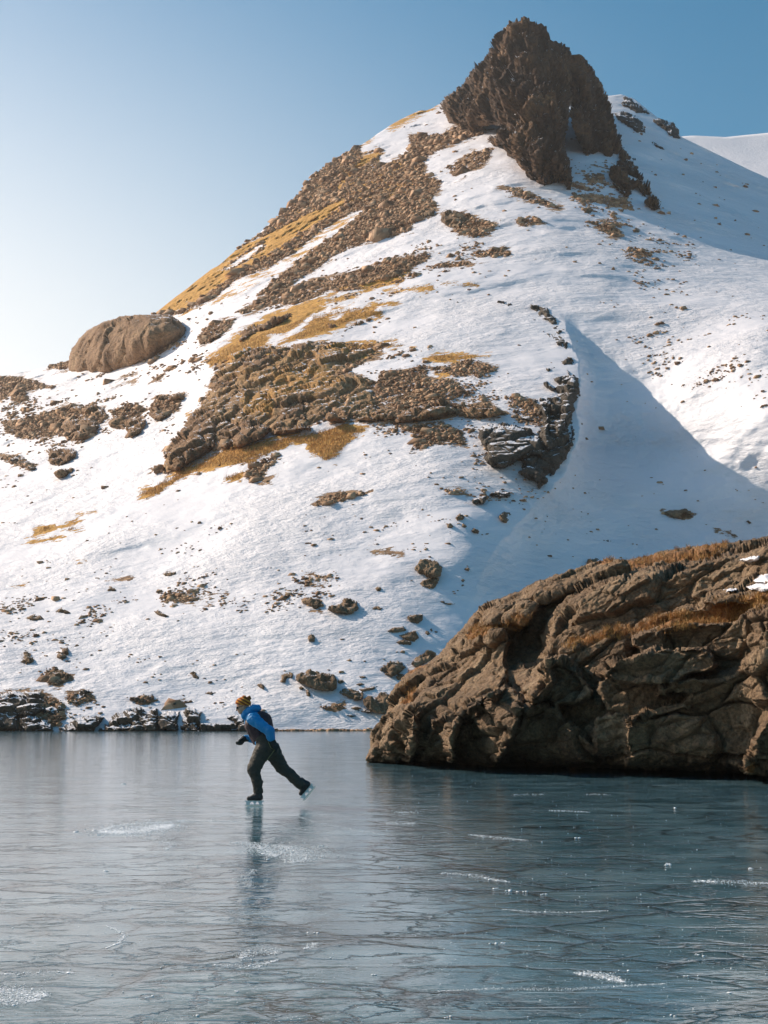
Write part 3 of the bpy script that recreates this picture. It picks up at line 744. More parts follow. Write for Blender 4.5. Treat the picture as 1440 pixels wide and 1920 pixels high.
LEFTR = [
 (c6([(395,640),(460,625),(560,628),(610,650),(608,690),(560,700),(500,680),(420,670)]), M_BROWN, 'brown rock slab topmost in the left rock group'),
 (c6([(345,720),(420,690),(520,690),(570,720),(588,760),(540,780),(525,815),(460,830),(400,800),(360,765)]), M_BROWN, 'brown rock right under the topmost slab of the left group'),
 (c6([(20,745),(60,725),(100,745),(110,785),(60,790),(30,775)]), M_BROWN, 'brown rock at the left end of the left rock group'),
 (c6([(265,890),(330,870),(420,870),(448,890),(445,940),(400,960),(330,990),(285,960)]), M_BROWN, 'square brown rock hanging at the lower edge of the left group'),
 (c6([(305,1015),(360,1000),(420,985),(440,1000),(380,1045),(340,1052)]), M_BROWN, 'small brown rock beneath the square rock of the left group'),
 (c6([(635,740),(670,690),(740,685),(800,700),(855,695),(862,740),(830,790),(770,822),(725,815),(740,780),(700,765),(650,760)]), M_BROWN, 'heart shaped brown rock right of the left rock group'),
 (c6([(690,660),(740,620),(775,620),(780,650),(720,680)]), M_BROWN, 'brown stone above the heart shaped rock'),
 (c6([(880,650),(930,640),(960,670),(1010,665),(990,690),(940,720),(905,715),(875,680)]), M_BROWN, 'brown rock below the small round one in the snow saddle'),
 (c6([(985,570),(1030,548),(1075,560),(1082,590),(1040,605),(1000,600)]), M_BROWN, 'small rounded brown rock in the snow saddle left of the band'),
 (c6([(905,575),(960,562),(980,580),(950,610),(910,600)]), M_BROWN, 'brown stone left of the small rounded rock'),
 (c6([(60,920),(120,915),(180,960),(220,995),(180,1010),(120,975),(60,955)]), M_DARK, 'rubbly grey rock low in the left group'),
 (c6([(1170,270),(1180,235),(1240,200),(1310,190),(1290,230),(1220,260)]), M_BROWN, 'grassy brown rock in the gap between dome and rock band'),
]
for k, (pl, m, lb) in enumerate(LEFTR):
    rock_body('snowy_rock', pl, tref, 5, 13, m, 1.3, lambda P, x, y: .8 * disp_band(P, x, y), 4, 9, 2, lb, 'rock', 'rocks of the snowy left shoulder', seed=80 + k, sink=.8)

# ---- rocks along the far shore
SHORE = [
 (c9([(-60,1235),(-60,1020),(60,1015),(225,1012),(260,1060),(250,1120),(200,1150),(100,1150),(110,1235)]), 2.6, 'dark flat topped rock at the left end of the far shore'),
 (c9([(230,1100),(280,1060),(345,1060),(360,1100),(330,1140),(260,1150)]), 1.6, 'dark snow dusted rock right of the flat topped shore rock'),
 (c9([(100,1245),(110,1160),(200,1140),(260,1165),(300,1200),(310,1245)]), 2.0, 'rubbly dark rock at the waterline of the left shore'),
 (c9([(380,1040),(410,1008),(515,1010),(480,1035),(528,1050),(470,1065),(430,1100),(385,1070)]), 1.4, 'dark forked rock perched on the left shore bank'),
 (c9([(320,1245),(330,1210),(420,1165),(520,1140),(585,1145),(580,1180),(540,1215),(520,1245)]), 2.2, 'slanting snow capped rock slab on the left shore'),
 (c9([(545,1245),(590,1190),(660,1140),(720,1140),(760,1180),(770,1245)]), 2.2, 'dark shore rock right of the slanting slab'),
 (c9([(715,1245),(700,1130),(730,1100),(780,1100),(830,1120),(890,1100),(900,1180),(890,1245)]), 2.4, 'highest dark rock of the middle shore, snow on its crown'),
 (c9([(880,1245),(885,1150),(920,1130),(960,1120),(1010,1130),(1005,1190),(1010,1245)]), 2.2, 'dark shore rock with a straight vertical crack beside it'),
 (c9([(1005,1245),(1020,1160),(1050,1110),(1140,1120),(1130,1170),(1125,1245)]), 2.0, 'dark shore rock with a white snow hole, left of the skater'),
 (c9([(1110,1240),(1130,1190),(1230,1190),(1290,1195),(1345,1180),(1350,1240)]), 1.2, 'low dark shore ledge just left of the skater'),
 (c9([(1270,1160),(1310,1135),(1400,1150),(1420,1240),(1340,1240),(1310,1190)]), 1.2, 'dark shore rock seen beside the face of the skater'),
 (c9([(745,1045),(800,1020),(860,1025),(870,1050),(820,1085),(770,1075)]), 1.0, 'brown rock above the middle shore rocks'),
 (c9([(870,1055),(920,1050),(930,1070),(890,1085)]), .6, 'small stone right of the brown rock above the shore'),
 (c9([(950,1075),(1000,1055),(1060,1065),(1030,1080),(1010,1100),(960,1095)]), .8, 'flat dark stone above the cracked shore rock'),
 (c9([(250,920),(290,880),(340,885),(390,910),(395,935),(340,965),(300,970),(250,945)]), 1.4, 'rusty brown rock halfway up the left bank'),
 (c9([(305,790),(340,755),(380,755),(395,800),(360,835),(320,825)]), 1.2, 'round brown boulder in the snow above the left bank'),
 (c9([(110,835),(120,795),(155,770),(185,810),(190,845),(140,858)]), 1.2, 'snow capped brown boulder above the far left shore'),
]
def shore_ref(x, y):
    return terrain_Y(x, np.minimum(y, 1369))
for k, (pl, A, lb) in enumerate(SHORE):
    rock_body('shore_rock', pl, shore_ref, A, 12, M_SHORE if k < 14 else M_BOULDER, 1.2, disp_small, 4, 7, 1.5, lb, 'rock', 'rocks along the far shore' if k < 14 else 'boulders on the left bank', seed=100 + k, sink=.3)

# ---- single boulders on the slope: (outline, label)
BLD = [
 (c8([(895,385),(930,340),(965,330),(1010,345),(1045,375),(1042,420),(1010,440),(960,425),(915,405)]), 'large pale brown boulder alone on the slope above the right rock'),
 (c8([(920,465),(970,440),(1030,430),(1025,465),(995,498),(950,490)]), 'brown boulder touching the underside of the large pale one'),
 (c8([(400,620),(440,590),(480,560),(520,545),(565,570),(575,610),(540,638),(480,635)]), 'rounded grey brown boulder on the lower middle slope'),
 (c8([(260,560),(310,548),(365,560),(370,590),(335,608),(295,585)]), 'dark flat boulder left of the rounded grey brown one'),
 (c8([(845,655),(880,643),(940,642),(935,675),(905,692),(870,680)]), 'egg shaped boulder with snow on its back'),
 (c8([(730,735),(770,705),(830,705),(850,725),(800,742)]), 'flat brown boulder upper left in the trio near the right rock'),
 (c8([(800,755),(840,735),(900,735),(915,770),(890,792),(840,780)]), 'thick brown boulder right in the trio near the right rock'),
 (c8([(780,790),(820,778),(880,790),(870,808),(810,805)]), 'thin brown boulder lowest in the trio near the right rock'),
 (c8([(290,765),(310,745),(335,760),(330,790),(300,790)]), 'small dark boulder on the snow rib behind the skater'),
 (c8([(672,490),(690,480),(708,490),(700,505),(680,505)]), 'little dark stone above the egg shaped boulder'),
 (c8([(648,600),(680,592),(718,600),(700,612),(665,610)]), 'flat dark stone between two boulders on the slope'),
 (c8([(695,950),(750,895),(800,900),(850,930),(810,960),(770,990),(730,975)]), 'brown boulder in shade left of the big lakeside rock'),
 (c8([(880,915),(920,860),(960,840),(1015,860),(1000,890),(940,920),(900,935)]), 'grey brown boulder wedged behind the edge of the big lakeside rock'),
 (c8([(780,985),(830,970),(850,985),(840,1010),(800,1005)]), 'brown stone under the shaded boulder beside the lakeside rock'),
 (c8([(610,1140),(680,1100),(700,1085),(760,1075),(770,1150),(730,1200),(650,1180)]), 'dark boulder against the left foot of the big lakeside rock'),
 (c8([(575,1180),(620,1165),(660,1185),(630,1195)]), 'low dark stone at the foot of the dark boulder'),
 (c8([(505,1205),(530,1195),(565,1208),(540,1218)]), 'flat black stone in the shaded snow near the shore'),
 (c8([(465,1080),(500,1050),(560,1060),(600,1080),(605,1115),(560,1125),(500,1100)]), 'dark rough boulder in the middle of the lower rock cluster'),
 (c8([(535,1165),(570,1152),(600,1160),(570,1175)]), 'small dark stone above the flat black one'),
 (c8([(580,1060),(630,1045),(685,1045),(650,1065),(600,1072)]), 'thin dark slab above the lower rock cluster'),
 (c8([(230,990),(290,965),(350,965),(440,985),(460,1020),(450,1060),(380,1072),(310,1050),(250,1020)]), 'wide mossy brown boulder above the right shoulder of the skater'),
 (c8([(140,975),(175,955),(215,960),(210,990),(180,1000),(170,1025),(135,1020)]), 'brown boulder left of the wide mossy one'),
 (c8([(455,1010),(480,1000),(500,1012),(480,1028),(460,1025)]), 'small stone touching the right end of the wide mossy boulder'),
 (c8([(5,1030),(25,1018),(52,1040),(45,1060),(15,1050)]), 'round dark stone close to the head of the skater'),
 (c8([(275,1070),(295,1062),(312,1090),(300,1102),(280,1092)]), 'pointed dark stone under the wide mossy boulder'),
 (c8([(240,1048),(258,1038),(268,1055),(250,1064)]), 'tiny stone left below the wide mossy boulder'),
 (c8([(570,990),(600,980),(628,988),(600,998)]), 'flat stone on the snow right of the wide mossy boulder'),
 (c8([(565,1030),(590,1022),(608,1030),(585,1038)]), 'flat little stone between the slab and the mossy boulder'),
 (c8([(510,895),(530,886),(548,895),(525,902)]), 'small dark stone on the bright rib above the mossy boulder'),
 (c8([(1170,385),(1190,370),(1208,378),(1195,395)]), 'dark stone in the shaded snow right of the large pale boulder'),
 (c8([(1150,448),(1162,437),(1175,447),(1165,455)]), 'tiny dark stone, upper of a pair in shaded snow'),
 (c8([(1152,475),(1165,464),(1176,472),(1160,481)]), 'tiny dark stone, lower of a pair in shaded snow'),
 (c8([(1035,568),(1050,562),(1065,570),(1095,570),(1122,578),(1090,586),(1060,576)]), 'long thin dark stone in the shaded snow'),
 (c8([(945,735),(965,730),(978,745),(965,755)]), 'left one of the three dark stones near the rock edge'),
 (c8([(975,718),(990,710),(998,730),(985,738)]), 'upper one of the three dark stones near the rock edge'),
 (c8([(1003,735),(1012,727),(1022,735),(1012,742)]), 'right one of the three dark stones near the rock edge'),
 (c8([(1120,90),(1150,70),(1172,90),(1165,105),(1130,110)]), 'brown boulder topmost in the row below the dark cliff'),
 (c8([(1150,135),(1170,125),(1190,138),(1180,150),(1160,148)]), 'dark stone below the topmost boulder of the row'),
 (c8([(1210,165),(1230,150),(1258,165),(1250,185),(1225,180)]), 'dark stone in the row under the cliff, right of middle'),
 (c8([(1282,185),(1300,176),(1322,182),(1300,190)]), 'flat dark stone ending the row under the cliff'),
 (c8([(1075,130),(1095,120),(1112,140),(1100,152),(1080,148)]), 'dark stone starting the row under the cliff'),
 (c8([(1365,95),(1390,65),(1425,65),(1438,90),(1410,125),(1385,118)]), 'dark many cornered boulder alone right of the row'),
 (crop(960,940,3.0,[(415,345),(430,325),(470,318),(488,330),(485,360),(450,365),(425,358)]), 'dark boulder with a white snow cap peeping over the lakeside rock'),
 (crop(960,940,3.0,[(388,368),(400,360),(414,370),(404,378)]), 'small dark stone beside the snow capped boulder'),
 (crop(960,940,3.0,[(845,68),(880,62),(960,45),(1030,68),(1000,76),(965,72),(960,88),(915,100),(890,85)]), 'ragged dark outcrop in the shaded snow above the lakeside rock'),
 (crop(960,940,3.0,[(1315,110),(1330,104),(1350,122),(1335,130)]), 'dark stone in the snow above the right end of the lakeside rock'),
 (crop(960,940,3.0,[(528,220),(540,215),(558,223),(540,228)]), 'small dark stone in shaded snow left of the ragged outcrop'),
 (c9([(915,348),(940,335),(985,335),(990,350),(960,362),(930,360)]), 'single brown stone in the wide bright snowfield'),
 (c9([(600,435),(625,415),(655,435),(650,445),(610,445)]), 'brown cone shaped stone left in the bright snowfield'),
 (c9([(310,560),(345,540),(385,555),(400,572),(360,572)]), 'flat brown stone on the left slope above the shore'),
 (c9([(140,600),(190,578),(230,585),(248,605),(200,612)]), 'low brown stone left of the flat one on the left slope'),
 (c9([(865,560),(890,548),(905,565),(960,585),(930,592),(885,580)]), 'rusty brown stone in the middle of the bright lower slope'),
 (c9([(1060,905),(1090,898),(1125,930),(1115,942),(1085,930)]), 'dark stone on the snow bank left above the skater'),
 (c9([(1150,1020),(1180,1008),(1215,1018),(1190,1030)]), 'dark stone sticking out of the snow bank close to the skater'),
 (c2([(100,880),(130,868),(170,868),(200,885),(215,905),(180,935),(130,930),(105,905)]), 'red brown rock patch in the snow below the peak'),
 (c2([(685,858),(705,848),(724,858),(715,872),(690,870)]), 'dark boulder under the snow gully of the peak'),
 (c2([(635,792),(650,785),(664,800),(650,808)]), 'dark stone at the foot of the snow gully'),
 (c2([(885,940),(900,933),(920,942),(910,955),(890,950)]), 'reddish stone in the shaded snow right of the peak'),
 (c3([(1165,510),(1200,485),(1245,500),(1235,520),(1190,530)]), 'dark brown boulder at the lower tip of the scree slope'),
 (c2([(1415,715),(1440,690),(1500,680),(1500,720),(1450,720)]), 'dark rock on the far snow ridge at the right edge'),
]
for k, (pl, lb) in enumerate(BLD):
    p = np.array(pl); wpx = np.ptp(p[:, 0]); hpx = np.ptp(p[:, 1]); r = min(wpx, hpx)
    dist = float(terrain_base(p[:, 0].mean(), p[:, 1].mean()))
    A = r * dist / F * .9
    ref = (lambda x, y: 745 + 0 * x) if 'far snow ridge' in lb else tref
    sc_ = max(A * 1.2, .3)
    rock_body('boulder', pl, ref, A * .8, r * .45, M_BOULDER if k not in (15, 16) else M_SHORE, 1.0 if r < 25 else 1.2,
              lambda P, x, y, a=sc_: a * (.45 * (worley(P / (a * 1.1), 7)[2] - .5) - .35 * fbm(P / a, 4, 8, .55, True)), min(3.5, r * .12), 6, A * .8, lb, 'boulder', 'boulders scattered on the slope', seed=140 + k, sink=A * .12)

# ------------------------------------------------------------------ the big rock at the lakeside
NEARP = c7([(20,850),(22,820),(25,770),(40,720),(85,680),(92,640),(130,570),(180,530),(225,505),(270,470),(300,430),(335,395),(370,355),(400,320),(440,283),(530,252),(620,207),(700,188),(790,163),(850,145),(960,128),(1100,95),(1200,83),(1300,73),(1400,60),(1500,50),(1700,60),(1900,200),(2000,500),(2000,905),(1440,899),(1340,890),(1100,884),(850,877),(650,872),(460,867),(330,857),(170,850)])
_nb = np.array(c7([(-100,840),(20,843),(170,849),(330,856),(460,866),(650,871),(850,876),(1100,883),(1340,889),(1440,897),(2000,905)]))
def near_wl(x): return np.interp(x, _nb[:, 0], _nb[:, 1])
NB = [  # buttress regions (lower right of each lit edge): outline, step in metres, softness in photo pixels
 (c7([(1500,60),(1400,95),(1280,120),(1150,165),(1050,195),(900,212),(800,238),(730,285),(690,330),(650,390),(640,440),(650,500),(600,560),(560,640),(540,720),(460,880),(2100,1000),(2100,60)]), 2.2, 12),
 (c7([(1500,200),(1440,215),(1380,235),(1290,262),(1200,285),(1120,318),(1010,352),(960,385),(860,400),(760,432),(715,458),(715,480),(660,500),(625,525),(615,600),(580,640),(560,700),(558,740),(500,800),(468,880),(2100,1000),(2100,200)]), 1.9, 10),
 (c7([(1500,300),(1440,305),(1380,330),(1300,335),(1200,340),(1100,350),(1020,378),(962,400),(958,440),(980,450),(1000,478),(930,495),(880,512),(860,545),(845,600),(860,640),(900,680),(830,705),(815,770),(840,830),(830,900),(2100,1000),(2100,300)]), 1.0, 8),
 (c7([(1500,500),(1440,470),(1300,530),(1180,555),(1060,590),(1050,620),(1100,610),(1170,600),(1120,640),(1000,660),(935,690),(930,780),(940,900),(2100,1000),(2100,500)]), .8, 7),
 (c7([(1000,478),(930,495),(880,512),(858,540),(900,560),(1100,570),(1250,500),(1200,440),(1050,455)]), .8, 7),
 (c7([(560,560),(620,530),(660,502),(715,494),(760,520),(820,620),(700,640),(705,690),(820,800),(820,900),(470,880),(500,800),(560,745),(572,680),(612,650),(690,655),(680,610),(620,620)]), .8, 8),
 (c7([(315,860),(312,780),(315,700),(345,652),(400,625),(445,608),(475,570),(520,600),(560,640),(545,720),(500,790),(465,870)]), 1.4, 9),
 (c7([(445,608),(470,560),(500,520),(560,495),(610,500),(640,440),(680,560),(600,640),(550,740),(500,700)]), .9, 8),
 (c7([(170,860),(172,740),(178,690),(205,640),(215,590),(240,540),(275,490),(330,430),(420,400),(520,420),(480,600),(340,660),(320,860)]), 1.2, 10),
 (c7([(18,860),(22,790),(35,730),(85,685),(140,662),(180,662),(176,740),(172,860)]), 1.3, 12),
 (c7([(215,860),(220,760),(240,700),(290,690),(320,720),(315,860)]), .6, 7),
 (c7([(335,400),(400,325),(450,300),(560,290),(600,300),(570,350),(500,360),(430,370),(380,400)]), .7, 8),
 (c7([(600,350),(640,300),(700,270),(760,240),(800,240),(720,300),(660,380),(640,440),(560,420),(560,380)]), -.5, 10),
 (c7([(1180,255),(1260,225),(1380,215),(1500,200),(1500,260),(1250,290)]), .5, 7),
 (c7([(1360,880),(1380,800),(1400,740),(1440,700),(2100,600),(2100,1000),(1350,1000)]), 1.6, 9),
]
def near_ref(x, y):
    wl = near_wl(x)
    Yw = ground_y(wl)
    hpx = np.clip(wl - y, 0, 600)
    hm = hpx * Yw / F
    return Yw + .06 * hm + .012 * hm ** 2 + near_extra(x, y)
def near_extra(x, y):
    wl = near_wl(x); hm = np.clip(wl - y, 0, 600) * ground_y(wl) / F
    q = np.stack([x / 34, y / 34, x * 0], 1)
    wx = x + 8 * fbm(q, 3, 501, .45); wy = y + 8 * fbm(q + 40, 3, 502, .45)
    r = 0
    for k, (pl, a, w) in enumerate(NB):
        s = sdf(wx, wy, pl, 400)
        r = r + (a * (1 - smooth(s, -w * .9, w * .3)) * smooth(hm, 1.2, 3.4) if k < 2 else -a * 1.25 * smooth(s, -w * .9, w * .2) * np.exp(-np.clip(s, 0, None) / (110 if k in (2, 3) else 62)))
    return r
def near_disp(P, x, y):
    # bedding dips to the left: stretch the relief along it
    ca, sa = math.cos(.42), math.sin(.42)
    Q = np.stack([P[:, 0] * ca + P[:, 2] * sa, P[:, 1], -P[:, 0] * sa + P[:, 2] * ca], 1)
    wv = .22 * fbm(P / 1.6, 3, 60)[:, None]
    a_, ea = facets(Q / np.array([2.6, 1.8, .95]) + wv, 3, 1.0)
    b_, eb = facets(Q / np.array([.95, .8, .36]) + wv, 23, 1.1)
    c_, ec = facets(Q / np.array([.34, .3, .15]) + wv * 2, 53, 1.1)
    d = .62 * a_ + .30 * (1 - smooth(ea, 0, .10)) + .20 * b_ + .09 * (1 - smooth(eb, 0, .14)) + .075 * c_
    return .62 * d - .16 * fbm(Q / np.array([2.6, 2.2, 1.1]), 4, 8, .5) - .03 * fbm(P / .12, 2, 9)
NG = [c7([(1500,215),(1420,255),(1300,285),(1240,300),(1150,305),(1060,335),(980,372),(970,385),(1080,355),(1200,345),(1290,330),(1400,300),(1500,270)]),
      c7([(715,450),(760,425),(860,395),(950,375),(955,390),(860,408),(760,440)]),
      c7([(370,400),(400,370),(480,372),(560,340),(590,345),(500,385),(430,410),(380,420)]),
      c7([(790,165),(960,128),(1100,95),(1200,80),(1300,72),(1290,85),(1150,115),(1000,140),(860,165)]),
      c7([(130,640),(150,600),(170,585),(190,610),(170,650)]), c7([(150,545),(220,510),(235,520),(180,550)]),
      c7([(1355,880),(1380,850),(1400,860),(1385,890)])]
near = rock_body('lakeside_rock', NEARP, near_ref, 3.2, 60, M_NEAR, 1.35, near_disp, 5, 16, 9, 'massive dark brown layered rock rising from the ice on the right', 'rock outcrop', seed=400, sink=0, grass=NG)

for k, (pl, lb) in enumerate([(c7([(1335,132),(1380,120),(1412,118),(1405,135),(1365,141)]), 'upper small white snow patch on the lakeside rock'),
   (c7([(1365,208),(1400,190),(1440,182),(1500,180),(1560,200),(1500,212),(1420,212)]), 'grey white snow hump on the ledge of the lakeside rock'),
   (c7([(1350,228),(1400,216),(1500,214),(1560,225),(1500,246),(1420,246)]), 'bright snow strip right under the grey white hump'),
   (c7([(1275,243),(1300,226),(1332,222),(1345,233),(1310,243)]), 'small thin snow patch left of the bright snow strip')]):
    rock_body('snow_patch', pl, lambda x, y: near_ref(x, y) - 3.25, .35, 9, M_SNOW, 1.2, None, 2.5, 8, .5, lb, 'snow patch', 'snow patches on the lakeside rock', seed=420 + k)

# ------------------------------------------------------------------ loose stones and dry grass
def stones(name, pts, size, mat, seed, kind='stuff', flat=.6):
    rng = np.random.RandomState(seed)
    n = len(pts)
    c = np.array([[-1,-1,-1],[1,-1,-1],[1,1,-1],[-1,1,-1],[-1,-1,1],[1,-1,1],[1,1,1],[-1,1,1]], float)
    v = c[None] * rng.uniform(.55, 1.1, (n, 8, 3))
    v[:, 4:, :2] *= rng.uniform(.45, .9, (n, 1, 1))
    v[:, :, 2] *= flat * rng.uniform(.6, 1.2, (n, 1))
    v[:, :, 0] *= rng.uniform(.8, 1.7, (n, 1))
    a = rng.uniform(0, 6.283, n); ca, sa = np.cos(a)[:, None], np.sin(a)[:, None]
    x = v[:, :, 0] * ca - v[:, :, 1] * sa; y = v[:, :, 0] * sa + v[:, :, 1] * ca
    v = np.stack([x, y, v[:, :, 2]], -1) * size[:, None, None] * .5 + pts[:, None]
    f = np.array([[0,3,2,1],[4,5,6,7],[0,1,5,4],[1,2,6,5],[2,3,7,6],[3,0,4,7]])
    F_ = (np.arange(n)[:, None, None] * 8 + f[None]).reshape(-1, 4)
    me = mesh_np(name, v.reshape(-1, 3), [F_], mat, False)
    return link(name, me, kind=kind)
t = NT('scree_stone')
oi = t.noise(.9, 2, .5)
M_STONE = t.fin(t.ramp(t.vor(.8, out='Color'), [(.1, (.16, .082, .042)), (.5, (.35, .200, .108)), (.9, (.54, .35, .21))]), .9)
rng = np.random.RandomState(11)
wt = (sfld > .05) * (gfld < .4) * tY ** 1.2 * (1 - .8 * (sdf(gx, gy, BANDM, 20) > 0))
gy_n = fbm(V / np.array([9, 9, 9.]), 3, 66)
sel = rng.choice(len(gx), 38000, False, wt / wt.sum())
stones('scree_stones', V[sel] + rng.normal(0, .2, (len(sel), 3)) * [1, 1, 0], rng.lognormal(-1.15, .65, len(sel)) * V[sel, 1] / 260, M_STONE, 1)
# sparse stones poking through the snow: dense below the peak, thin elsewhere
reg = np.full(len(gx), .010)
for pl, wgt in [(c2([(600,680),(780,680),(860,800),(880,900),(850,980),(740,960),(660,830)]), 2.2), (c2([(700,800),(1000,870),(1150,1000),(1200,1135),(900,1135),(740,980)]), .35),
                (crop(960,0,1,[(200,520),(480,560),(480,760),(330,740),(180,640)]), .12), (c8([(80,380),(450,380),(500,560),(250,700),(60,650)]), .5), (c8([(560,120),(900,60),(1300,100),(1280,280),(900,300),(600,300)]), .16),
                (c9([(850,60),(1440,60),(1440,560),(900,560)]), .12), (c9([(0,480),(300,480),(700,560),(300,760),(0,760)]), .25), (c9([(560,360),(800,360),(760,500),(450,480)]), .4),
                (c9([(900,450),(1290,450),(1250,530),(920,520)]), 1.6), (c5([(0,450),(500,440),(700,560),(400,760),(0,700)]), .6), (c5([(480,680),(900,520),(960,700),(900,1000),(500,1040)]), .35),
                (c4([(820,380),(1440,300),(1440,640),(1000,640)]), .9), (c6([(560,360),(1160,200),(1250,400),(560,520)]), .5), (c6([(0,600),(1000,560),(1000,760),(0,960)]), .4), (c3([(380,880),(1440,560),(1440,800),(500,960)]), .35),
                (c9([(0,700),(1350,900),(1350,1200),(0,1200)]), .10), (c8([(300,800),(1000,700),(900,1200),(300,1200)]), .10)]:
    sd_ = sdf(gx, gy, pl, 30)
    reg = np.maximum(reg, wgt * smooth(sd_, -14, 20))
clump = np.clip(fbm(V / np.array([7, 7, 5.]), 4, 91, .6) * 2.2 - .15, 0, 3) + .02
wt = reg * clump * (np.maximum(sfld, gfld) < .6) * (gx > -100) * (gx < 1540) * tY
sel = rng.choice(len(gx), 6500, False, wt / wt.sum())
stones('slope_stones', V[sel], np.minimum(rng.lognormal(-.95, .5, len(sel)), 1.6) * V[sel, 1] / 230, M_STONE, 2, flat=.5)

t = NT('dry_grass')
M_GRASS = t.fin(t.ramp(t.noise(2.2, 4, .7), [(.3, (.22, .09, .025)), (.5, (.45, .22, .06)), (.7, (.62, .38, .13))]), .8)
def blades(name, pts, ln, wd, seed, lean=.5):
    rng = np.random.RandomState(seed); n = len(pts)
    a = rng.uniform(0, 6.283, n); d = np.stack([np.cos(a), np.sin(a), 0 * a], 1)
    b = rng.uniform(0, 6.283, n); l = np.stack([np.cos(b), np.sin(b), 0 * b], 1) * rng.uniform(.1, lean, n)[:, None]
    L = ln * rng.uniform(.5, 1.3, n); up = np.array([0, 0, 1.0])
    w = d * (wd * rng.uniform(.6, 1.3, n))[:, None]
    m = pts + (l * .4 + up * .6) * L[:, None]; tp = pts + (l * 1.3 + up * .95) * L[:, None]
    v = np.stack([pts - w, pts + w, m + w * .6, m - w * .6, tp], 1).reshape(-1, 3)
    q = np.arange(n) * 5
    me = mesh_np(name, v, [np.stack([q, q + 1, q + 2, q + 3], 1), np.stack([q + 3, q + 2, q + 4], 1)], M_GRASS, False)
    return link(name, me, kind='stuff')
me = near.data
co = np.empty(len(me.vertices) * 3, np.float32); me.vertices.foreach_get('co', co); co = co.reshape(-1, 3) + np.array(near.location)
ga = np.empty(len(me.vertices), np.float32); me.attributes['grass_field'].data.foreach_get('value', ga)
pn = fbm(co * 1.3, 3, 5)
cand = np.where((ga + 2.2 * pn > .1) & (co[:, 2] > .3))[0]
sel = rng.choice(cand, 9000, True)
sel = np.repeat(sel[:1500], 12)
blades('rock_grass', co[sel] + rng.normal(0, .035, (len(sel), 3)), .11, .0055, 3, 1.1)
cand = np.where((gfld > .2) & (tY < 260))[0]
sel = rng.choice(cand, 14000, True)
blades('slope_grass', V[sel] + rng.normal(0, .12, (len(sel), 3)) * [1, 1, .1], .42, .03, 4)

# ------------------------------------------------------------------ bright air of the valley
t = NT('haze_air')
t.n.clear()
vo = t.n.new('ShaderNodeVolumePrincipled'); ou = t.n.new('ShaderNodeOutputMaterial'); t.l.new(vo.outputs[0], ou.inputs['Volume'])
vo.inputs['Color'].default_value = (1, .96, .92, 1); vo.inputs['Density'].default_value = .00016; vo.inputs['Anisotropy'].default_value = .55
hv = np.array([(x, y, z) for x in (-900, 900) for y in (-60, 1400) for z in (-2.6, 420)], float)
hf = np.array([[0,1,3,2],[4,6,7,5],[0,4,5,1],[2,3,7,6],[0,2,6,4],[1,5,7,3]])
link('haze', mesh_np('haze', hv, [hf], t.m, False), kind='stuff')

# ------------------------------------------------------------------ lake and ground
t = NT('lake_ice')
wob = t.noise(2.6, 4, .6, col=True)
def warp(sc, amt, off=(0, 0, 0)):
    n = t.n.new('ShaderNodeVectorMath'); n.operation = 'MULTIPLY_ADD'
    t.l.new(wob, n.inputs[0]); n.inputs[1].default_value = (amt,) * 3; t.l.new(t.mapv(sc, loc=off), n.inputs[2])
    return n.outputs[0]
c1 = t.vor(1.0, 'DISTANCE_TO_EDGE', vec=warp((1.1, 1.7, 1), .42))
c2_ = t.vor(1.0, 'DISTANCE_TO_EDGE', vec=warp((2.9, 4.2, 1), .55, (7, 3, 0)))
c3_ = t.vor(1.0, 'DISTANCE_TO_EDGE', vec=warp((.5, .8, 1), .5, (2, 5, 0)))
area = t.noise(.35, 3, .6)
k1 = t.math('MULTIPLY', t.math('POWER', t.rng(c1, .0, .10, 1, 0), 1.6), t.rng(t.noise(.5, 4, .65), .36, .52))
k2 = t.math('MULTIPLY', t.math('POWER', t.rng(c2_, .0, .16, 1, 0), 1.5), t.rng(t.noise(1.7, 3, vec=t.mapv((1, 1, 1), loc=(9, 4, 0))), .48, .62))
k3 = t.rng(c3_, 0, .02, 1, 0)
sxy = t.n.new('ShaderNodeSeparateXYZ'); t.l.new(t.pos.outputs['Position'], sxy.inputs[0])
dens = t.rng(t.math('ADD', t.math('MULTIPLY', t.noise(.22, 3, .6), 1.6), t.math('MULTIPLY', sxy.outputs[0], .10)), .25, .85, .55, 1)
crk = t.math('MAXIMUM', t.math('MAXIMUM', k1, t.math('MULTIPLY', k2, .8)), t.math('MULTIPLY', k3, .9), clamp=True)
crk = t.math('MULTIPLY', crk, dens)
# fine pale scratches in a few directions
sc_ = None
for k, (rz, sx_, sy_, th) in enumerate([(.10, .35, 16, .67), (-.22, .5, 22, .68), (.55, .6, 26, .70), (-.9, .7, 30, .71), (1.45, .6, 28, .71)]):
    m = t.rng(t.noise(1.0, 2, .5, vec=t.mapv((sx_, sy_, 1), (0, 0, rz), loc=(k * 5.1, k * 3.3, 0))), th, th + .07)
    sc_ = m if sc_ is None else t.math('MAXIMUM', sc_, m)
sc_ = t.math('MULTIPLY', sc_, t.rng(t.noise(.8, 4, .65), .38, .62))
dust = t.rng(t.noise(28, 3, .7), .64, .76)
dust = t.math('MULTIPLY', dust, t.rng(t.noise(.5, 5, .7, vec=t.mapv((1, 1.6, 1), loc=(3, 3, 3))), .45, .7))
body = t.ramp(t.noise(.6, 6, .62, vec=t.mapv((1, 1.5, 1))), [(.30, (.026, .078, .104)), (.5, (.075, .160, .200)), (.70, (.16, .27, .32))])
colr = t.mix(t.math('MULTIPLY', crk, .95), body, (.004, .018, .026))
wht = t.math('MAXIMUM', t.math('MULTIPLY', sc_, .55), t.math('MULTIPLY', dust, .5), clamp=True)
